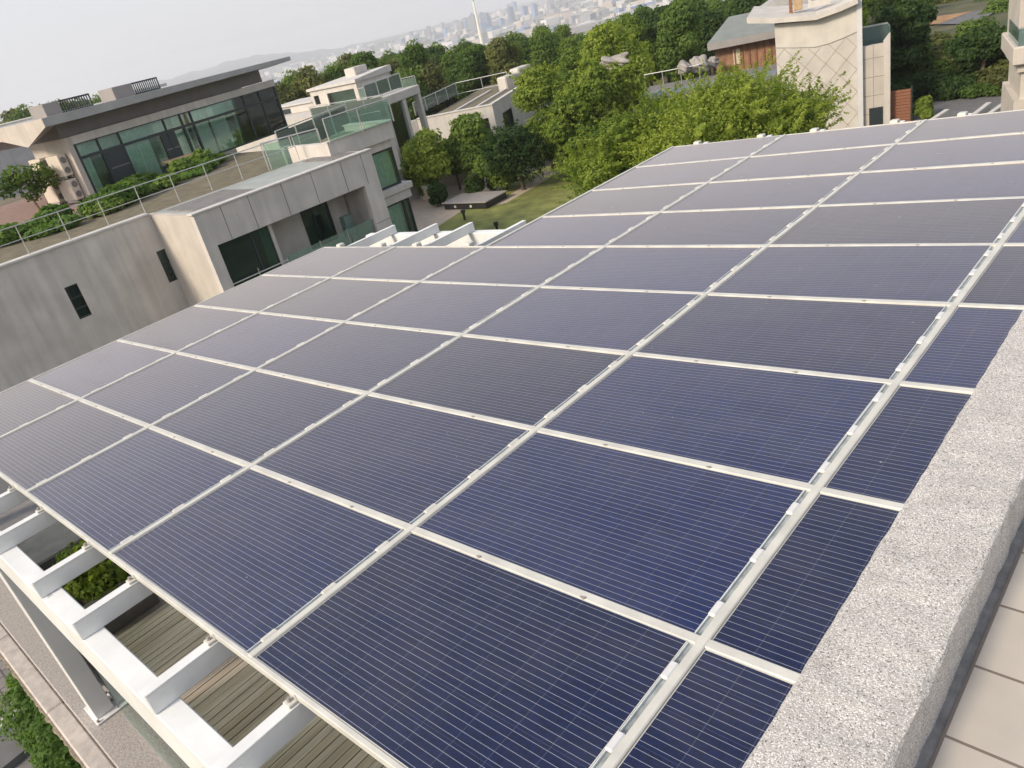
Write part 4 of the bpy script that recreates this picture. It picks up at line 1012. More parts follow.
# ------------------------------------------------------------------ house E: rust brown with metal roof
EB = atd(716, 62, 54); Ef = Fr((EB[0], EB[1], GZ - 1), (.92, .39))
HE = empty('brown_house', Ef.w(3, 2, 0), 'rust brown panelled house with a grey metal roof behind the tower', 'house')
e0 = Ef.front(716, 45); e1_ = Ef.front(778, 37); wE = e1_[0]; zE = e0[1]; 
MB(Ef).box(0, wE + 2, 0, 7, 0, zE - .2).build('wall', MAT['ewall'], HE)
mb = MB(Ef)
for x in (734, 741, 748, 755, 763, 770): a = Ef.front(x, 52)[0]; mb.box(a, a + .12, -.06, -.002, 0, zE - .25)
mb.build('panel_rib', MAT['redwood'], HE)
MB(Ef).bbox(Ef.front(733, 52)[0], Ef.front(740, 52)[0], -.05, -.003, zE - 1.5, zE - .5, .01).build('window', MAT['creamfloor'], HE)
MB(Ef).box(-.4, wE + 2.2, -.75, 7.4, zE - .2, zE + .25).build('eave', MAT['darkgrey'], HE)
mb = MB(Ef); R1 = Ef.front(747, 23, 3.4)
q = [mb.pt(x) for x in ((-.4, -.75, zE + .252), (wE + 2.2, -.75, zE + .252), (wE + 2.2, 7.4, zE + .252), (-.4, 7.4, zE + .252), (.8, 3.4, zE + 1.35), (wE + 1, 3.4, zE + 1.35))]
for f_ in ((3, 2, 1, 0), (0, 1, 5, 4), (2, 3, 4, 5), (1, 2, 5), (3, 0, 4)): mb.f.append([q[k] for k in f_])
mb.build('roof', MAT['greenroof'], HE)
MB(Ef).box(.5, wE + 4, 4.5, 8.5, zE + .4, zE + 2.0).build('upper_storey', MAT['greenroof'], HE) if False else None
U2 = Fr(atd(745, 22, 58), (.92, .39))
MB(U2).prism([(-.3, -.2), (5.5, -.2), (5.5, 1.5), (3.0, 1.55), (-.3, 0)], 'y', 0, 4).build('upper_roof', MAT['roof'], HE)
# boulders beside E
for i, (px, py, s_) in enumerate(((683, 62, .9), (700, 58, 1.1), (712, 56, .7))):
    pass
# ------------------------------------------------------------------ house F at the right edge
FB = atd(1008, 108, 31); Ff = Fr((FB[0], FB[1], GZ), (.95, .31))
HF = empty('corner_house', Ff.w(1, 1, 0), 'cream house corner with a moulded balcony cornice at the right edge', 'house')
z0 = Ff.front(1008, 101)[1]; z1_ = Ff.front(1005, 66)[1]; z2_ = Ff.front(1003, 48)[1]
f0 = Ff.front(1011, 90)[0] + .3; f1 = Ff.front(1003, 55)[0] + .3
MB(Ff).box(.15, 5, -.2, 4, 0, z0).build('plinth', MAT['cream'], HF)
MB(Ff).box(f0, 5, 0, 4, z0, z1_ - .3).build('wall', MAT['cream'], HF)
MB(Ff).box(f0 - .15, 5, -.15, 4, z1_ - .298, z1_).bbox(f1, 5, -.4, 4, z1_ + .002, z2_, .05).build('cornice', MAT['cream'], HF)
fg = Ff.front(1010, 40)[0] + .25; z3 = Ff.front(1010, 30)[1]
MB(Ff).box(fg, 5, -.25, -.22, z2_, z3).box(fg, fg + .03, -.22, 3, z2_, z3).build('balcony_glass', MAT['teal'], HF)
MB(Ff).box(fg - .02, 5, -.28, -.2, z3, z3 + .06).build('handrail', MAT['rail'], HF)
MB(Ff).box(Ff.front(1021, 10)[0], 6, .3, 4, z2_, z3 + 4).build('upper_wall', MAT['cream'], HF)

# yard on the right: paving, gate, garden edging walls, road
sheet('plaza', [onz(908, 125, GZ), onz(1024, 118, GZ), onz(1024, 93, GZ), onz(935, 99, GZ)], MAT['asphalt'], GZ + .02)
gp = onz(888, 125, GZ); gq = onz(912, 122, GZ); GF = Fr(gp, (gq - gp)[:2]); Lg = np.linalg.norm(gq - gp)
t = empty('timber_gate', GF.w(Lg / 2, 0, 0), 'dark red timber gate screen at the foot of the tower house', 'gate')
zg1 = zof(gp, 91) - GZ
nb_ = int(zg1 / .16); mb = MB(GF)
for i in range(nb_): mb.box(.08, Lg - .08, 0, .05, i * .16 + .01, i * .16 + .15)
o_ = mb.build('boards', MAT['redwood'], t)
MB(GF).box(0, .08, -.03, .08, 0, zg1 + .1).box(Lg - .08, Lg, -.03, .08, 0, zg1 + .1).build('frame', MAT['frame'], t)
for (pa, pb, lab) in (((930, 120), (947, 109), 'pale sloping garden edging wall, left of three beyond the canopy'), ((976, 112), (989, 102), 'pale sloping garden edging wall, middle of three beyond the canopy'), ((992, 111), (1008, 99.5), 'pale sloping garden edging wall, right of three beyond the canopy')):
    a = onz(*pa, -7.6); b = onz(*pb, -7.6); f_ = Fr(a, (b - a)[:2]); L = np.linalg.norm(b - a)
    t = empty('edging_wall', f_.w(L / 2, 0, 0), lab, 'wall', 'pale edging walls beyond the canopy'); MB(f_).bbox(-2, L, -.12, .12, GZ + 7.6, 0, .02).build('wall', MAT['coping'], t)
sheet('road', [onz(925, 25, GZ), onz(975, 24, GZ), onz(1002, 8, GZ), onz(965, 13, GZ)], MAT['asphalt'], GZ + .04)
sheet('bare_earth', [onz(925, 26, GZ), onz(940, 24, GZ), onz(972, 12, GZ), onz(935, 17, GZ)], MAT['earth'], GZ + .06)
q = onz(958, 42, GZ); t = empty('boundary_wall', q, 'small pale boundary wall beside the road at the upper right', 'wall')
BF = Fr(q, (.98, .2)); MB(BF).box(0, .9, 0, .3, 0, 1.0).build('wall', MAT['path'], t); MB(BF).box(-.05, .95, -.05, .35, 1.001, 1.1).build('coping', MAT['coping'], t)

# terrace glimpsed between the trees (behind the feathery tree)
zt_ = -5.6
tg = empty('far_terrace', onz(660, 90, zt_), 'small raised terrace with a railing glimpsed between the two tree clumps', 'terrace')
TF = Fr(onz(632, 103, zt_), (.93, .36))
MB(TF).box(0, 9, 0, 6, -3, 0).build('base', MAT['stone'], tg); MB(TF).box(.3, 8.7, 1.2, 3.2, .002, .03).build('pool_paving', mat('blue grey pool paving', (.20, .235, .25), .5, .1, 3), tg)
rail_run(TF.w(0, 4.5, 0), TF.w(3.7, 4.5, 0), 1.4, 1.0, 'dark thin railing on the small terrace between the tree clumps', (1.0,), None, 'railings on the far terrace', .03)

# ------------------------------------------------------------------ foliage
def leaf_mesh(name, pts, nrm, size, tint, asp=.55):
    """one mesh of leaf-shaped quads; nrm gives the mean facing of each leaf"""
    n_ = len(pts); d = rng.normal(size=(n_, 3)); d /= np.linalg.norm(d, axis=1)[:, None]
    f_ = nrm + rng.normal(size=(n_, 3)) * .55; f_ /= np.linalg.norm(f_, axis=1)[:, None] + 1e-9
    u = np.cross(f_, d); u /= np.linalg.norm(u, axis=1)[:, None] + 1e-9; v = np.cross(f_, u)
    s = size[:, None]
    P = np.empty((n_, 4, 3)); P[:, 0] = pts - u * s; P[:, 1] = pts - v * s * asp + f_ * s * .12; P[:, 2] = pts + u * s; P[:, 3] = pts + v * s * asp + f_ * s * .12
    me = bpy.data.meshes.new(name); me.vertices.add(n_ * 4); me.vertices.foreach_set('co', P.reshape(-1).astype('f'))
    me.loops.add(n_ * 4); me.loops.foreach_set('vertex_index', np.arange(n_ * 4, dtype='i'))
    me.polygons.add(n_); me.polygons.foreach_set('loop_start', np.arange(0, n_ * 4, 4, dtype='i'))
    me.update(calc_edges=True)
    a = me.attributes.new('tint', 'FLOAT', 'FACE'); a.data.foreach_set('value', tint.astype('f'))
    return me
def crown(n_, clumps, leaf, tint0=.5, tvar=.22, fill=.75):
    """clumps: rows of (x,y,z,rx,ry,rz); leaves sit near each clump's skin"""
    cl = np.array(clumps, float); vol = (cl[:, 3] * cl[:, 4] * cl[:, 5]) ** (2 / 3); k = rng.choice(len(cl), n_, p=vol / vol.sum())
    d = rng.normal(size=(n_, 3)); d /= np.linalg.norm(d, axis=1)[:, None]
    # lumpy surface
    lump = 1 + .16 * np.sin(d[:, 0] * 7 + k * 1.7) * np.sin(d[:, 1] * 6 + k * 2.3) + .10 * np.sin(d[:, 2] * 11 + k)
    rr = (fill + (1 - fill) * rng.random(n_) ** .5) * lump
    p = cl[k, :3] + d * cl[k, 3:6] * rr[:, None]
    ctint = rng.normal(0, tvar * .7, len(cl))
    t = np.clip(tint0 + ctint[k] + rng.normal(0, tvar * .6, n_), 0, 1)
    nr = d + np.array([0, 0, .5]); return p, nr, leaf * rng.uniform(.6, 1.3, n_), t
def blob_clumps(w_, h_, k, z0, seed, rmin=.25, rmax=.42, top=1.0):
    r = np.random.default_rng(seed); out = []
    for i in range(k):
        a = r.uniform(0, 2 * math.pi); q = r.uniform(0, 1) ** .6; z = r.uniform(0, 1)
        prof = math.sqrt(max(.05, 1 - (2 * z - .85) ** 2 * .8)) if z > .4 else .75 + .4 * z
        rad = r.uniform(rmin, rmax) * w_ / 2
        R0 = max(0, w_ / 2 * prof - rad * .75) * q
        out.append((R0 * math.cos(a), R0 * math.sin(a), z0 + rad * .7 + (h_ - rad * 1.4) * z, rad, rad, rad * r.uniform(.7, .95)))
    return out
def trunk_mesh(h_, r, clumps, seed, nb=7):
    rr = np.random.default_rng(seed); mb = MB(); top = np.array([rr.normal(0, .1), rr.normal(0, .1), h_])
    mid = np.array([rr.normal(0, .12), rr.normal(0, .12), h_ * .5])
    mb.path([np.array([0, 0, -.4]), mid, top], [r * 1.25, r, r * .7], 8)
    for i in rr.choice(len(clumps), min(nb, len(clumps)), replace=False):
        c_ = np.array(clumps[i][:3]); m_ = (top + c_) / 2 + np.array([0, 0, .15]); s_ = mid + (top - mid) * rr.uniform(.5, 1)
        mb.path([s_, m_, c_], [r * .5, r * .34, r * .12], 6)
    return mb
def make_tree(name, loc, label, w_, h_, z0, nl, leaf, m, seed, k=16, cat='tree', group=None, bark='bark', r=None, clumps=None, tint=.5, asp=.55, fill=.72, sprays=None):
    t = empty(name, loc, label, cat, group); PO[t.name] = np.zeros(3)
    cl = clumps if clumps is not None else blob_clumps(w_, h_ - z0, k, z0, seed, *((.42, .62) if k <= 14 else (.27, .44)))
    p, nr, s, ti = crown(nl, cl, leaf, tint, fill=fill)
    if sprays:
        p2, n2, s2, t2 = spray_points(cl, sprays[0], sprays[1], sprays[2], leaf, tint, seed)
        p = np.vstack([p, p2]); nr = np.vstack([nr, n2]); s = np.concatenate([s, s2]); ti = np.concatenate([ti, t2])
    me = leaf_mesh('crown', p, nr, s, ti, asp); o = link('crown', me, MAT[m], t)
    if z0 > .15 or True:
        trunk_mesh(z0 + (h_ - z0) * .35, r or w_ * .028, cl, seed).build('trunk', MAT[bark], t, origin=np.zeros(3))
    return t
def spray_points(cl, n_, length, per, leaf, tint, seed):
    """twigs pushing out past the crown's skin, set with leaves"""
    r = np.random.default_rng(seed + 5); cl = np.array(cl); P = []; N = []; S = []; T = []
    for i in range(n_):
        c_ = cl[r.integers(len(cl))]; d = r.normal(size=3); d[2] = abs(d[2]) * .9 + .15; d /= np.linalg.norm(d)
        st = c_[:3] + d * c_[3:6] * r.uniform(.55, .9); L = length * r.uniform(.5, 1.25); bend = np.array([d[0], d[1], 0]) * .5 + r.normal(0, .15, 3)
        q = r.random(per) ; x = st + d * (q * L)[:, None] + bend * ((q ** 2) * L * .5)[:, None] + r.normal(0, .09 + .05 * leaf, (per, 3)) * (1.15 - q)[:, None]
        P.append(x); N.append(np.tile(d + np.array([0, 0, .6]), (per, 1))); S.append(leaf * r.uniform(.6, 1.2, per)); T.append(np.clip(tint + .12 + r.normal(0, .12) + r.normal(0, .1, per) + .15 * (q - .5), 0, 1))
    return np.vstack(P), np.vstack(N), np.concatenate(S), np.concatenate(T)
def tree_at(px, py_top, dep_pt, h_): pass

def base_from(px, py, d):
    """ground point under the photo ray through (px,py), d metres of depth away"""
    p = atd(px, py, d); g = float(terrain(np.array(p[0]), np.array(p[1]))); return np.array([p[0], p[1], g]), p[2] - g

# big named trees -------------------------------------------------
def ptree(name, px, ptop, d, wpx, label, nl, leaf, m, seed, z0f=.25, cap=True, **kw):
    pb = kw.pop('pb', None)
    if pb is None: b, h_ = base_from(px, ptop, d)
    else:
        b = onz(px, pb, GZ); d = (M.T @ (b - C))[2]; h_ = zof(b, ptop) - b[2]
    w_ = wpx * d / F
    return make_tree(name, b, label, w_, h_, max(h_ * z0f, h_ - (.82 if px < 480 else 1.05) * w_ if cap else 0), nl, leaf, m, seed, **kw)
ptree('camphor_tree', 603, 22, 56, 98, 'tall rounded bright green tree with a billowing crown, highest of the middle clump', 30000, .115, 'leafA', 11, cap=False, sprays=(170, .55, 40), z0f=.1, k=30, tint=0.65)
ptree('camphor_tree', 562, 92, 43.5, 60, 'low billowing tree at the left foot of the middle clump', 16000, .10, 'leafA', 161, cap=False, z0f=.08, k=22, tint=0.60, sprays=(120, .5, 40))
ptree('camphor_tree', 533, 64, 48, 74, 'rounded bright tree hiding the right wall of the angled house', 22000, .10, 'leafA', 12, cap=False, sprays=(170, .55, 40), z0f=.1, k=26, tint=0.60)
ptree('camphor_tree', 588, 64, 45, 92, 'broad billowing tree in the middle of the clump before the lawn', 30000, .10, 'leafA', 13, cap=False, sprays=(170, .55, 40), z0f=.1, k=34, tint=0.62)
ptree('camphor_tree', 622, 66, 46, 52, 'small billowing tree standing right of the middle clump', 18000, .10, 'leafA', 14, cap=False, sprays=(170, .55, 40), z0f=.1, k=22, tint=0.60)
ptree('camphor_tree', 646, 40, 66, 50, 'yellowish rounded tree beside the small far terrace railing', 14000, .12, 'leafA', 15, k=18, tint=0.70)
ptree('feathery_tree', 713, 77, 31, 212, 'big feathery yellow green tree rising behind the far corner of the canopy', 38000, .075, 'leafA', 16, z0f=.18, k=30, tint=0.62, asp=.42, fill=.6, sprays=(420, 1.2, 110), bark='bark')
ptree('feathery_tree', 785, 78, 30.5, 95, 'feathery tree with loose twigs overlapping the beige tower wall', 9000, .075, 'leafA', 17, z0f=.25, k=12, tint=0.60, asp=.42, fill=.6, sprays=(190, 1.2, 90))
ptree('feathery_tree', 612, 118, 33, 120, 'lower left shoulder of feathery foliage beside the lawn edge', 20000, .075, 'leafA', 18, z0f=.1, k=18, tint=0.52, asp=.42, fill=.6, sprays=(230, 1.0, 90))
ptree('feathery_tree', 652, 94, 32.5, 62, 'low feathery top poking up left of the big feathery tree', 6000, .075, 'leafA', 160, z0f=.2, k=10, tint=0.60, asp=.42, fill=.6, sprays=(110, .9, 80))
ptree('spiky_tree', 524, 126, 39, 72, 'dark spiky garden tree with upswept needles beside the lawn', 6000, .13, 'leafC', 19, cap=False, z0f=.12, k=14, tint=.35, asp=.25, sprays=(150, 1.0, 50), pb=190)
ptree('garden_tree', 466, 115, 49, 66, 'round mid green tree in front of the angled house', 9000, .13, 'leafB', 20, z0f=.2, k=14, tint=.85)
ptree('garden_tree', 424, 131, 48, 58, 'yellow green tree left of the round tree in front of the angled house', 6000, .13, 'leafA', 21, z0f=.2, k=11, tint=.6)
ptree('garden_shrub', 430, 164, 40, 24, 'light green shrub standing behind the stub of cream wall', 3500, .10, 'leafB', 22, cap=False, pb=198, z0f=.05, k=8, tint=.7, cat='shrub')
ptree('garden_shrub', 440, 178, 38.5, 24, 'darker round shrub at the corner of the cream wall', 3000, .09, 'leafC', 23, cap=False, pb=206, z0f=.05, k=8, tint=.5, cat='shrub')
ptree('garden_shrub', 478, 172, 39, 26, 'dark round shrub behind the low black slab', 3200, .09, 'leafC', 24, cap=False, pb=197, z0f=.05, k=8, tint=.5, cat='shrub')
ptree('garden_shrub', 497, 163, 40, 22, 'spiky dark shrub left of the spiky tree', 2200, .11, 'leafC', 25, cap=False, pb=191, z0f=.05, k=8, tint=.45, cat='shrub', asp=.3)
# right hand side
ptree('dense_tree', 903, -8, 56, 70, 'tall dense dark tree right of the tower house', 17000, .17, 'leafC', 31, cap=False, z0f=.06, k=26, tint=.45, pb=94)
ptree('round_tree', 981, 26, 55, 62, 'dark flat topped tree with a pale forked trunk at the upper right', 10000, .15, 'leafC', 32, z0f=.52, k=16, tint=.55, bark='palebark', pb=93)
ptree('garden_tree', 945, 44, 57, 52, 'yellow green loose tree between the dense tree and the pale trunk', 7500, .15, 'leafD', 33, cap=False, z0f=.05, k=14, tint=.7, pb=84)
ptree('garden_tree', 925, 72, 54, 46, 'low dark conifer in front of the yellow green tree', 6000, .13, 'leafC', 34, cap=False, z0f=.03, k=12, tint=.45, pb=95)
ptree('garden_tree', 1000, 20, 70, 50, 'mid green tree touching the right edge behind the cream house', 7000, .18, 'leafB', 35, z0f=.1, k=12)
ptree('garden_shrub', 924, 96, 45, 24, 'small yellow green cone shaped shrub at the edge of the plaza', 3200, .10, 'leafA', 36, cap=False, z0f=.05, k=9, tint=.55, cat='shrub', pb=119)
ptree('garden_shrub', 900, 90, 52, 40, 'dark clipped shrub behind the timber gate', 3500, .12, 'leafC', 37, cap=False, z0f=.05, k=8, cat='shrub', pb=103)
ptree('garden_shrub', 955, 78, 53, 48, 'dark green low shrub at the back of the plaza', 4000, .12, 'leafC', 38, cap=False, z0f=.05, k=10, cat='shrub', tint=.6, pb=98)
ptree('garden_shrub', 1003, 60, 58, 46, 'tall olive hedge filling the space behind the pale trunk', 6000, .14, 'leafD', 39, cap=False, z0f=.02, k=12, cat='shrub', tint=.35, pb=92)
ptree('garden_tree', 494, 138, 47, 52, 'bushy tree between the round tree and the dark spiky tree', 8000, .12, 'leafB', 170, cap=False, z0f=.1, k=14, tint=.6)
ptree('garden_tree', 412, 142, 50, 40, 'green tree showing just beyond the glass bay of the villa', 6000, .12, 'leafA', 171, cap=False, z0f=.1, k=12, tint=.45)
ptree('garden_tree', 447, 136, 50, 40, 'green tree filling the gap between the two round trees', 6000, .12, 'leafB', 172, cap=False, z0f=.3, k=12, tint=.7)
ptree('garden_shrub', 452, 156, 42, 44, 'dark shrub mass under the round trees behind the cream wall', 5500, .10, 'leafC', 150, cap=False, pb=177, z0f=.03, k=10, cat='shrub', tint=.4)
ptree('garden_tree', 1008, -6, 84, 60, 'leafy green tree beyond the road at the top right corner', 9000, .16, 'leafB', 151, k=14)
ptree('garden_tree', 913, -14, 86, 60, 'leafy green tree beyond the bare earth bank', 9000, .16, 'leafB', 152, k=14)
ptree('garden_shrub', 938, 34, 60, 34, 'olive bush on the open ground below the bare earth bank', 3500, .13, 'leafD', 154, cap=False, pb=52, z0f=.03, k=8, cat='shrub')
ptree('garden_shrub', 975, 22, 60, 44, 'green bush beside the small pale boundary wall', 4500, .14, 'leafB', 155, cap=False, pb=42, z0f=.03, k=9, cat='shrub')
ptree('garden_shrub', 955, -6, 98, 70, 'scrubby bank of bushes above the far road', 7000, .2, 'leafD', 153, cap=False, z0f=.02, k=12, cat='shrub', tint=.7)
for i_, (px_, pt_, pb_, w_, lf_, lb_) in enumerate(((915, 74, 97, 44, 'leafC', 'dark bushy shrub at the foot of the dense dark tree'), (938, 62, 90, 48, 'leafB', 'green mounded shrub left of the pale forked trunk'), (972, 74, 95, 40, 'leafC', 'dark shrub right at the base of the pale forked trunk'), (960, 48, 82, 60, 'leafC', 'broad dark shrub mass behind the pale forked trunk'), (1000, 40, 84, 52, 'leafC', 'tall dark bush between the forked trunk and the cream corner house'), (893, 70, 98, 34, 'leafC', 'dark bush just right of the tower wing'))):
    ptree('garden_shrub', px_, pt_, 50, w_, lb_, 4500, .11, lf_, 140 + i_, cap=False, pb=pb_, z0f=.03, k=9, cat='shrub', tint=.45)
def hedge(name, pa, pb, z, wd, h_, label, m, nl, leaf, seed, tint=.5, cat='hedge', group=None):
    a, b = onz(*pa, z), onz(*pb, z); L = np.linalg.norm((b - a)[:2]); d = (b - a) / np.linalg.norm(b - a); nn = np.array([-d[1], d[0], 0]); r = np.random.default_rng(seed)
    cl = []; m_ = max(3, int(L / (wd * .5)))
    for i in range(m_ + 1):
        q = a + (b - a) * i / m_ + nn * r.normal(0, wd * (.12 if cat == 'hedge' else .34)); hh = h_ * (r.uniform(.75, 1.1) if cat == 'hedge' else r.uniform(.3, 1.25)); ww = wd * (.55 if cat == 'hedge' else r.uniform(.28, .5)); cl.append((q[0] - a[0], q[1] - a[1], hh * .5, ww, ww, hh * .5))
    t = empty(name, a, label, cat, group); PO[t.name] = np.zeros(3)
    p, nr, s, ti = crown(nl, cl, leaf, tint); p[:, 2] = np.maximum(p[:, 2], .01)
    link('foliage', leaf_mesh('foliage', p, nr, s, ti), MAT[m], t)
    mb = MB()
    for c_ in cl: mb.tube((c_[0], c_[1], -.05), (c_[0], c_[1], c_[2]), .03, 5)
    mb.build('stem', MAT['bark'], t, origin=np.zeros(3)); return t
hedge('hedge', (972, 97), (1008, 93), GZ, 1.2, .8, 'low clipped bright hedge along the back of the plaza', 'leafB', 3500, .09, 41, .6)
# hedge far below the terrace corner, and planter on the terrace
hedge('hedge', (50, 698), (88, 790), GZ + .2, .95, 1.2, 'bright green clipped hedge far below the terrace wall', 'leafE', 16000, .045, 42, .45)
b_ = onz(95, 580, -2.2)
t = empty('planter', (-7.05, -.62, -2.59), 'grey stone planter with a leafy shrub on the terrace under the rafters', 'planter'); PO[t.name] = np.zeros(3)
mb = MB().box(-.52, .52, -.36, -.30, 0, .42).box(-.52, .52, .30, .36, 0, .42).box(-.52, -.46, -.30, .30, 0, .42).box(.46, .52, -.30, .30, 0, .42); mb.build('trough', MAT['stone'], t, origin=np.zeros(3))
MB().box(-.46, .46, -.3, .3, .3, .36).build('soil', MAT['bark'], t, origin=np.zeros(3))
t2 = empty('planter_shrub', (-7.05, -.62, -2.24), 'leafy yellow green shrub growing in the stone planter under the rafters', 'shrub'); PO[t2.name] = np.zeros(3)
cl = [(x, y, z, .22, .2, .18) for x, y, z in ((-.28, 0, .15), (-.05, .08, .22), (.2, -.05, .18), (.34, .05, .1), (0, -.15, .1), (-.3, .12, .08))]
p, nr, s, ti = crown(3500, cl, .03, .5); p[:, 2] = np.maximum(p[:, 2], .02); link('foliage', leaf_mesh('foliage', p, nr, s, ti), MAT['leafA'], t2)
MB().tube((0, 0, 0), (0, 0, .2), .02).tube((-.2, 0, 0), (-.28, 0, .18), .015).tube((.2, 0, 0), (.25, 0, .18), .015).build('stem', MAT['bark'], t2, origin=np.zeros(3))
ben = empty('stone_bench', (-8.6, -.5, -2.59), 'long grey stone bench on the paved end of the terrace', 'bench')
MB().bbox(-9.9, -8.0, -.95, -.1, -2.588, -2.2, .02).build('seat', MAT['stone'], ben); MB().box(-9.9, -8.0, -.06, .06, -2.588, -2.18).build('kerb', MAT['coping'], ben)
# roof garden planting
lab_r = ['leafy vegetable bed nearest the left edge of the roof garden', 'low green bed second from the left in the roof garden', 'dense green bed below the small roof tree', 'leafy bed before the pavilion corner', 'green bed at the middle of the pavilion glass', 'trailing green bed at the garden table']
pa_ = [(15, 243), (60, 230), (100, 214), (130, 198), (160, 188), (192, 176)]; pb_ = [(60, 225), (105, 210), (140, 200), (165, 184), (200, 172), (228, 163)]
for i in range(6):
    hedge('garden_bed', pa_[i], pb_[i], ZT, 1.7, .62 + .1 * (i % 2), lab_r[i], 'leafB' if i == 3 else 'leafE', 3600, .10, 50 + i, .55 + .1 * (i % 3), 'plant bed', 'plant beds of the roof garden')
q = onz(43, 213, ZT); hR = zof(q, 163) - ZT
cl = [(x, y, z, .5, .5, .42) for x, y, z in ((-.5, -.5, hR - .6), (.3, .5, hR - .55), (.2, -.3, hR - .4), (-.3, .3, hR - .9), (0, .9, hR - .9), (0, 0, hR - 1.2), (-.1, -.9, hR - .8))]
make_tree('roof_tree', q, 'small young tree with a thin trunk on the roof garden at left', 2, hR, hR * .5, 1500, .10, 'leafB', 60, clumps=cl, r=.045, bark='palebark', tint=.45)

# wood behind the villas --------------------------------------------
kinds = [('leafB', 'mid green broadleaf tree in the wood behind the houses', .55), ('leafC', 'dark green tree in the wood behind the houses', .5), ('leafD', 'olive brown tree in the wood behind the houses', .5), ('leafA', 'yellow green tree in the wood behind the houses', .4), ('leafB', 'soft green small crowned tree in the wood behind the houses', .35)]
protos_t = []
cnt = 0
def wood_tree(kind, loc, sc_, rz):
    global cnt
    m, lab, ti = kinds[kind]
    if kind not in [k for k, _ in protos_t]:
        t = make_tree('woodland_tree', loc, lab, 6.4, 7.6, 1.0, 10000, .17, m, 70 + kind, k=24, tint=ti, group='trees of the wood behind the houses'); protos_t.append((kind, t))
    else: t = copy_tree(dict(protos_t)[kind])
    t.location = tuple(loc); t.rotation_euler = (0, 0, rz); t.scale = (sc_, sc_, sc_ * random.uniform(.9, 1.15)); t['label'] = lab
    cnt += 1
tops = [(250, 92), (290, 76), (330, 62), (370, 52), (400, 46), (440, 43), (475, 42), (500, 36), (540, 24), (575, 30), (600, 30), (630, 14), (660, 4), (690, -2), (760, -10), (1024, -60)]
tx = [a for a, _ in tops]; ty = [b for _, b in tops]
r5 = np.random.default_rng(3)
dist = 66
for px_, pt_, d_, k_ in ((274, 84, 84, 2), (292, 78, 88, 0), (306, 73, 84, 2), (318, 68, 92, 4), (333, 64, 86, 0), (347, 60, 94, 2), (360, 57, 88, 4), (374, 53, 96, 0), (392, 50, 90, 2), (452, 46, 92, 0), (420, 47, 96, 4), (486, 42, 95, 0)):
    b_, h__ = base_from(px_, pt_, d_); wood_tree(k_, b_, min(h__, 10) / 7.9, px_ * .7)
while dist < 190:
    px = 255.0 + r5.uniform(0, 25)
    while px < 1050:
        d = dist * r5.uniform(.94, 1.06)
        ytop = np.interp(px, tx, ty)
        b, _ = base_from(px, 60, d); 
        # crown top no higher than the wood's skyline
        hor = zof(b, ytop + (0 if dist > 130 else 8 * r5.random())) - b[2]
        hgt = min(max(hor, 0), r5.uniform(6.5, 9.5))
        azp = math.degrees(math.atan2(-(b[0] - C[0]), b[1] - C[1]))
        skip = hgt < 3.0 or (px > 895 and dist < 100) or (700 < px < 800 and dist < 70) or px > 1120 or (px < 262) or (px < 340 and dist < 78) or (340 < px < 570 and dist < 80)
        if not skip:
            wk = r5.random()
            if px < 420: kind = 2 if wk < .4 else (0 if wk < .65 else (4 if wk < .85 else 3))
            elif px < 560: kind = 1 if wk < .2 else (0 if wk < .5 else (2 if wk < .65 else (4 if wk < .8 else 3)))
            else: kind = 1 if wk < .35 else (0 if wk < .75 else 3)
            if cnt < 285: wood_tree(kind, b, hgt / 7.9, r5.uniform(0, 6.28))
        px += r5.uniform(.8, 1.2) * 5.2 * F / dist / (1.25 if px > 420 else 1.9)
    dist *= 1.085
print('wood trees', cnt)
# boulders ------------------------------------------------------------
def boulder(p, sx, sy, sz, label, seed, m='rock', group='pale boulders', rough=.16, tilt=0.0):
    r = np.random.default_rng(seed); bm = bmesh.new(); bmesh.ops.create_icosphere(bm, subdivisions=4, radius=1)
    k = r.normal(size=(7, 3)); k /= np.linalg.norm(k, axis=1)[:, None]; c_ = r.uniform(.45, .8, 7)
    for v in bm.verts:
        q = np.array(v.co)
        for a, b in zip(k, c_):
            s = q @ a
            if s > b: q = q - a * (s - b) * .85
        nz_ = 1 + rough * (math.sin(q[0] * 5.1 + seed) * math.sin(q[1] * 4.3 + 2 * seed) + .6 * math.sin(q[2] * 9 + q[0] * 7 + seed))
        v.co = Vector((q[0] * sx * nz_, q[1] * sy * nz_, max(q[2], -.6) * sz * nz_ + tilt * q[0]))
    me = bpy.data.meshes.new('boulder'); bm.to_mesh(me); bm.free(); o = link('boulder', me, MAT['rock'], None, p, label, 'boulder', group); return o
boulder(atd(684, 68, 52), .55, .5, .5, 'rounded boulder at the right end of the far terrace railing', 1, 'creamfloor')
boulder(atd(699, 65, 52), .7, .6, .6, 'largest grey boulder beside the brown house', 2)
boulder(atd(713, 63, 53), .45, .4, .4, 'smallest grey boulder against the brown house wall', 3, 'creamfloor')
boulder(atd(612, 63, 47.5), 1.05, .7, .5, 'long weathered grey rock showing among the bright tree crowns', 4, rough=.34, tilt=.16)

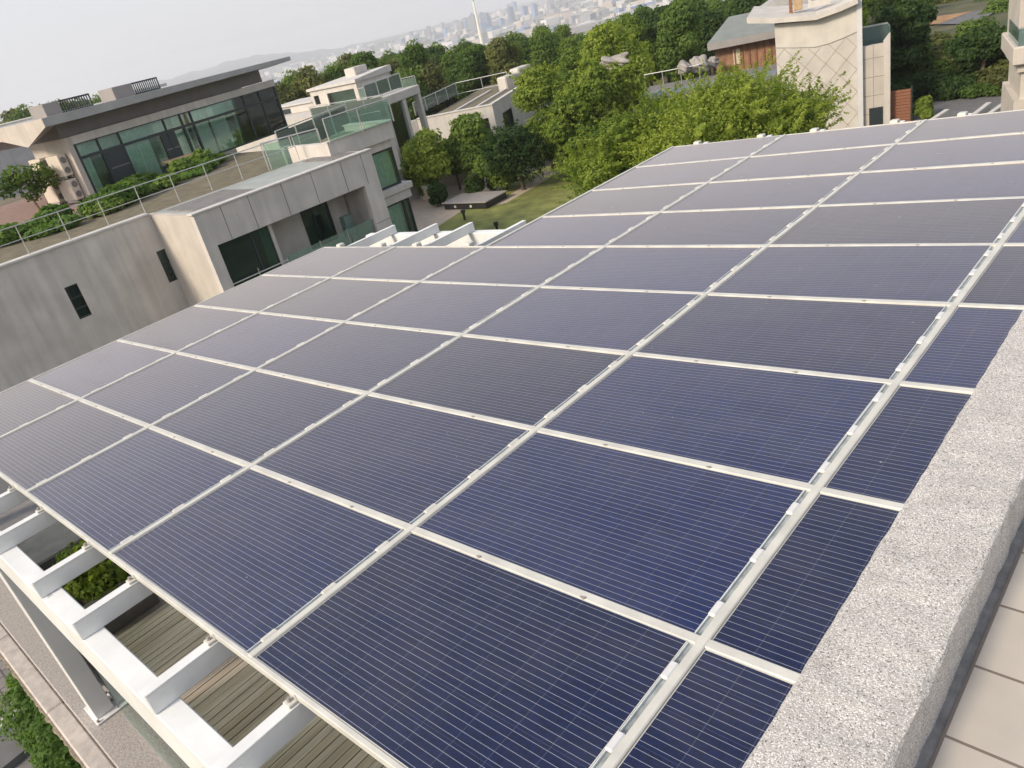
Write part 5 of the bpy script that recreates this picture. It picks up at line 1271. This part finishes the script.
# ------------------------------------------------------------------ far city, tower, hills
def city_block(p, sx, sy, sz, rz, m, label, group, name='city_building', cat='building', mesh=None):
    if mesh is None:
        mb = MB(); mb.box(-.5, .5, -.5, .5, 0, 1).box(-.3, .1, -.2, .3, 1.001, 1.06)
        me = bpy.data.meshes.new('city_building'); me.from_pydata([tuple(v) for v in mb.v], [], mb.f); me.update(); mesh = me
        me.materials.append(m)
    o = bpy.data.objects.new(name, mesh); col.objects.link(o); o.location = tuple(p); o.rotation_euler = (0, 0, rz); o.scale = (sx, sy, sz); tag(o, label, cat, group); return mesh
def window_bands(name, c, dark):
    m, n, p = mk(name); geo = n.nodes.new('ShaderNodeNewGeometry'); sp = n.nodes.new('ShaderNodeSeparateXYZ'); n.links.new(geo.outputs['Position'], sp.inputs[0])
    sn = n.nodes.new('ShaderNodeSeparateXYZ'); n.links.new(geo.outputs['Normal'], sn.inputs[0])
    b = math_(n, 'MULTIPLY', line_mask(n, sp.outputs[2], 0, 3.6, 1.7), math_(n, 'LESS_THAN', sn.outputs[2], .5))
    oi = n.nodes.new('ShaderNodeObjectInfo'); v = math_(n, 'MULTIPLY_ADD', oi.outputs['Random'], .7, .6); cc = n.nodes.new('ShaderNodeCombineColor')
    for k in range(3): n.links.new(v, cc.inputs[k])
    n.links.new(mixc(n, 1.0, mixc(n, math_(n, 'MULTIPLY', b, .7), c, dark), cc.outputs[0], 'MULTIPLY'), p.inputs['Base Color']); p.inputs['Roughness'].default_value = .7; return m
cm = [window_bands('city pale walls', (.62, .60, .57), (.22, .24, .27)), window_bands('city grey walls', (.33, .34, .38), (.12, .13, .16)), window_bands('city cream walls', (.60, .50, .42), (.25, .22, .2)), window_bands('city blue walls', (.16, .26, .45), (.08, .12, .2))]
cl_lab = ['pale low building in the hazy town below', 'grey low building in the hazy town below', 'cream low building in the hazy town below', 'blue clad low building in the hazy town below']
tw_lab = ['pale high rise block on the hazy skyline', 'grey high rise block on the hazy skyline', 'cream high rise block on the hazy skyline', 'blue grey high rise block on the hazy skyline']
meshes = [None] * 4
rc_ = np.random.default_rng(21)
def polar(az, d): x = C[0] - d * math.sin(R_(az)); y = C[1] + d * math.cos(R_(az)); return np.array([x, y, float(terrain(np.array(x), np.array(y)))])
for i in range(235):
    az = rc_.uniform(33, 77); d = 650 * (6.5 ** rc_.random()); p = polar(az, d)
    k = rc_.choice(4, p=(.5, .2, .22, .08)); s = rc_.uniform(20, 70) * (.6 + d / 3000)
    meshes[k] = city_block(p - np.array([0, 0, 2]), s, s * rc_.uniform(.4, 1), rc_.uniform(6, 15) * (.7 + d / 4500), rc_.uniform(0, 3), cm[k], cl_lab[k], 'low buildings of the far town', mesh=meshes[k])
for px0, px1, nn in ((395, 470, 20), (440, 480, 10), (480, 560, 16), (560, 650, 8)):
    for i in range(nn):
        px = rc_.uniform(px0, px1); rr_ = ray(px, 20); az = math.degrees(math.atan2(-rr_[0], rr_[1])); d = rc_.uniform(3300, 4800); p = polar(az, d)
        k = rc_.choice(4, p=(.06, .52, .06, .36)); s = rc_.uniform(15, 26)
        meshes[k] = city_block(p - np.array([0, 0, 2]), s, s * rc_.uniform(.6, 1), rc_.uniform(28, 66), rc_.uniform(0, 3), cm[k], tw_lab[k], 'high rises on the far skyline', mesh=meshes[k])
mb = MB(); tn = []
for i in range(1700):
    az = rc_.uniform(31, 79); d = 900 * (6.2 ** rc_.random()); p = polar(az, d); s = rc_.uniform(9, 34) * (.6 + d / 4000); a_ = rc_.uniform(0, 3); f_ = Fr(p - np.array([0, 0, 2]), (math.cos(a_), math.sin(a_))); mb.fr = f_
    mb.box(0, s, 0, s * rc_.uniform(.4, 1), 0, rc_.uniform(6, 16) * (.7 + d / 4000)); tn += [rc_.random()] * 6
mb.fr = None
mt_, n, p_ = mk('far town walls'); at_ = n.nodes.new('ShaderNodeAttribute'); at_.attribute_name = 'tint'; rp_ = n.nodes.new('ShaderNodeValToRGB'); rp_.color_ramp.interpolation = 'CONSTANT'
e = rp_.color_ramp.elements; e[0].color = (.62, .60, .57, 1); e[1].position = .35; e[1].color = (.30, .31, .34, 1)
for po_, c_ in ((.55, (.55, .47, .40)), (.7, (.10, .13, .08)), (.85, (.70, .69, .67)), (.95, (.22, .30, .45))): q_ = e.new(po_); q_.color = (*c_, 1)
n.links.new(at_.outputs['Fac'], rp_.inputs['Fac']); n.links.new(rp_.outputs[0], p_.inputs['Base Color']); p_.inputs['Roughness'].default_value = .8
o = mb.build('distant_town', mt_, kind='stuff'); a_ = o.data.attributes.new('tint', 'FLOAT', 'FACE'); a_.data.foreach_set('value', np.array(tn, 'f'))
# large sheds near the upper middle
for i, (px, py, d, sx, sy, sz, k, lab) in enumerate(((520, 12, 1500, 150, 60, 22, 2, 'long cream factory hall on the plain left of the white sheds'), (575, 8, 1300, 170, 50, 16, 0, 'long white factory shed on the plain above the woods'), (560, 4, 1700, 180, 60, 20, 0, 'wide white factory roof behind the long shed'), (590, 22, 700, 60, 26, 7, 0, 'pale nearer shed between the tree tops'),
                                                  (90, 97, 330, 46, 14, 12.5, 3, 'long blue roofed factory behind the pavilion roof'), (10, 104, 420, 22, 14, 13, 3, 'small blue grey building at the left edge of the skyline'), (140, 90, 420, 22, 14, 17, 0, 'white building behind the pavilion vents'), (190, 76, 520, 40, 14, 20, 0, 'pale stepped building beyond the pavilion roof'), (212, 70, 700, 60, 20, 22, 0, 'long white building at the foot of the far hill'))):
    r_ = ray(px, py); az = math.degrees(math.atan2(-r_[0], r_[1])); p = polar(az, d)
    mb_ = city_block(p, sx, sy, sz, R_(90 - 0) * 0 + R_(az) + .15, cm[k], lab, None, 'factory_shed', 'building', meshes[k])
# trees of the plain at left behind the pavilion roof
for i, (px, d) in enumerate(((20, 170), (36, 180), (52, 175), (62, 190), (100, 200), (112, 185), (78, 210), (5, 190), (125, 210))):
    rr_ = ray(px, 100); az = math.degrees(math.atan2(-rr_[0], rr_[1])); p = polar(az, d); hgt = max(4, zof(p, 106 - px * .13) - p[2])
    o = copy_tree(dict(protos_t)[2 if i % 2 else 0]); o.location = tuple(p); o.scale = (hgt / 7.9,) * 3; o.rotation_euler = (0, 0, i); o['label'] = 'hazy tree beyond the left end of the pavilion roof'; o['group'] = 'trees beyond the pavilion roof'
# white chimney tower with a green top
r_ = ray(478, 24); az = math.degrees(math.atan2(-r_[0], r_[1])); p = polar(az, 1400); zt2 = zof(p, -14)
t = empty('chimney_tower', p, 'slim white tower with a green band rising above the wood', 'tower'); PO[t.name] = np.array(p)
zb_ = zof(p, 26)
MB().tube(p, (p[0], p[1], zb_ - 0), 3.2, 14, 2.8).tube((p[0], p[1], zb_), (p[0], p[1], zb_ + (zt2 - zb_) * .62), 2.5, 14, 1.6).build('shaft', mat('white tower render', (.75, .72, .62), .7, .05, .1), t)
MB().tube((p[0], p[1], zb_ + (zt2 - zb_) * .62), (p[0], p[1], zt2), 2.0, 14, 1.2).build('green_band', mat('pale green tower band', (.35, .55, .33), .6, .1, .1), t)
# hills: a ridge with real depth
hv = []; hf = []; azs = np.linspace(44, 84, 120)
for i, a in enumerate(azs):
    top_ = float(np.interp(a, (44, 50, 54, 57, 59, 61, 63, 67, 72, 80, 84), (-92, -88, -70, -22, 18, 16, 4, 2, -8, -14, -30))) + 4 * math.sin(a * 2.9) + 3 * math.sin(a * 6.1)
    for d, f_ in ((5200, 0), (5700, .45), (6200, .85), (6600, 1.0), (7000, .8), (7600, 0)):
        x = C[0] - d * math.sin(R_(a)); y = C[1] + d * math.cos(R_(a)); g_ = float(terrain(np.array(x), np.array(y)))
        hv.append((x, y, g_ - 3 + f_ * max(2, (top_ - g_) * (1 + .04 * math.sin(a * 2.3 + d * .002)))))
for i in range(len(azs) - 1):
    for k in range(5): hf.append((i * 6 + k, i * 6 + k + 1, i * 6 + 7 + k, i * 6 + 6 + k))
me = bpy.data.meshes.new('hills'); me.from_pydata(hv, [], hf); me.update(); fix_normals(me); link('hills', me, MAT['hill'], kind='structure')

# ------------------------------------------------------------------ haze
mh = bpy.data.materials.new('haze air'); mh.use_nodes = True; n = mh.node_tree; n.nodes.clear()
o = n.nodes.new('ShaderNodeOutputMaterial'); vp = n.nodes.new('ShaderNodeVolumePrincipled'); vp.inputs['Color'].default_value = (.93, .95, 1, 1); vp.inputs['Density'].default_value = HAZE; vp.inputs['Anisotropy'].default_value = .2
n.links.new(vp.outputs[0], o.inputs['Volume'])
zmin = min(v[2] for v in gv) - 1.5
MB().box(-8300, 8300, -8300, 8300, zmin, 150).build('haze', mh, kind='stuff')
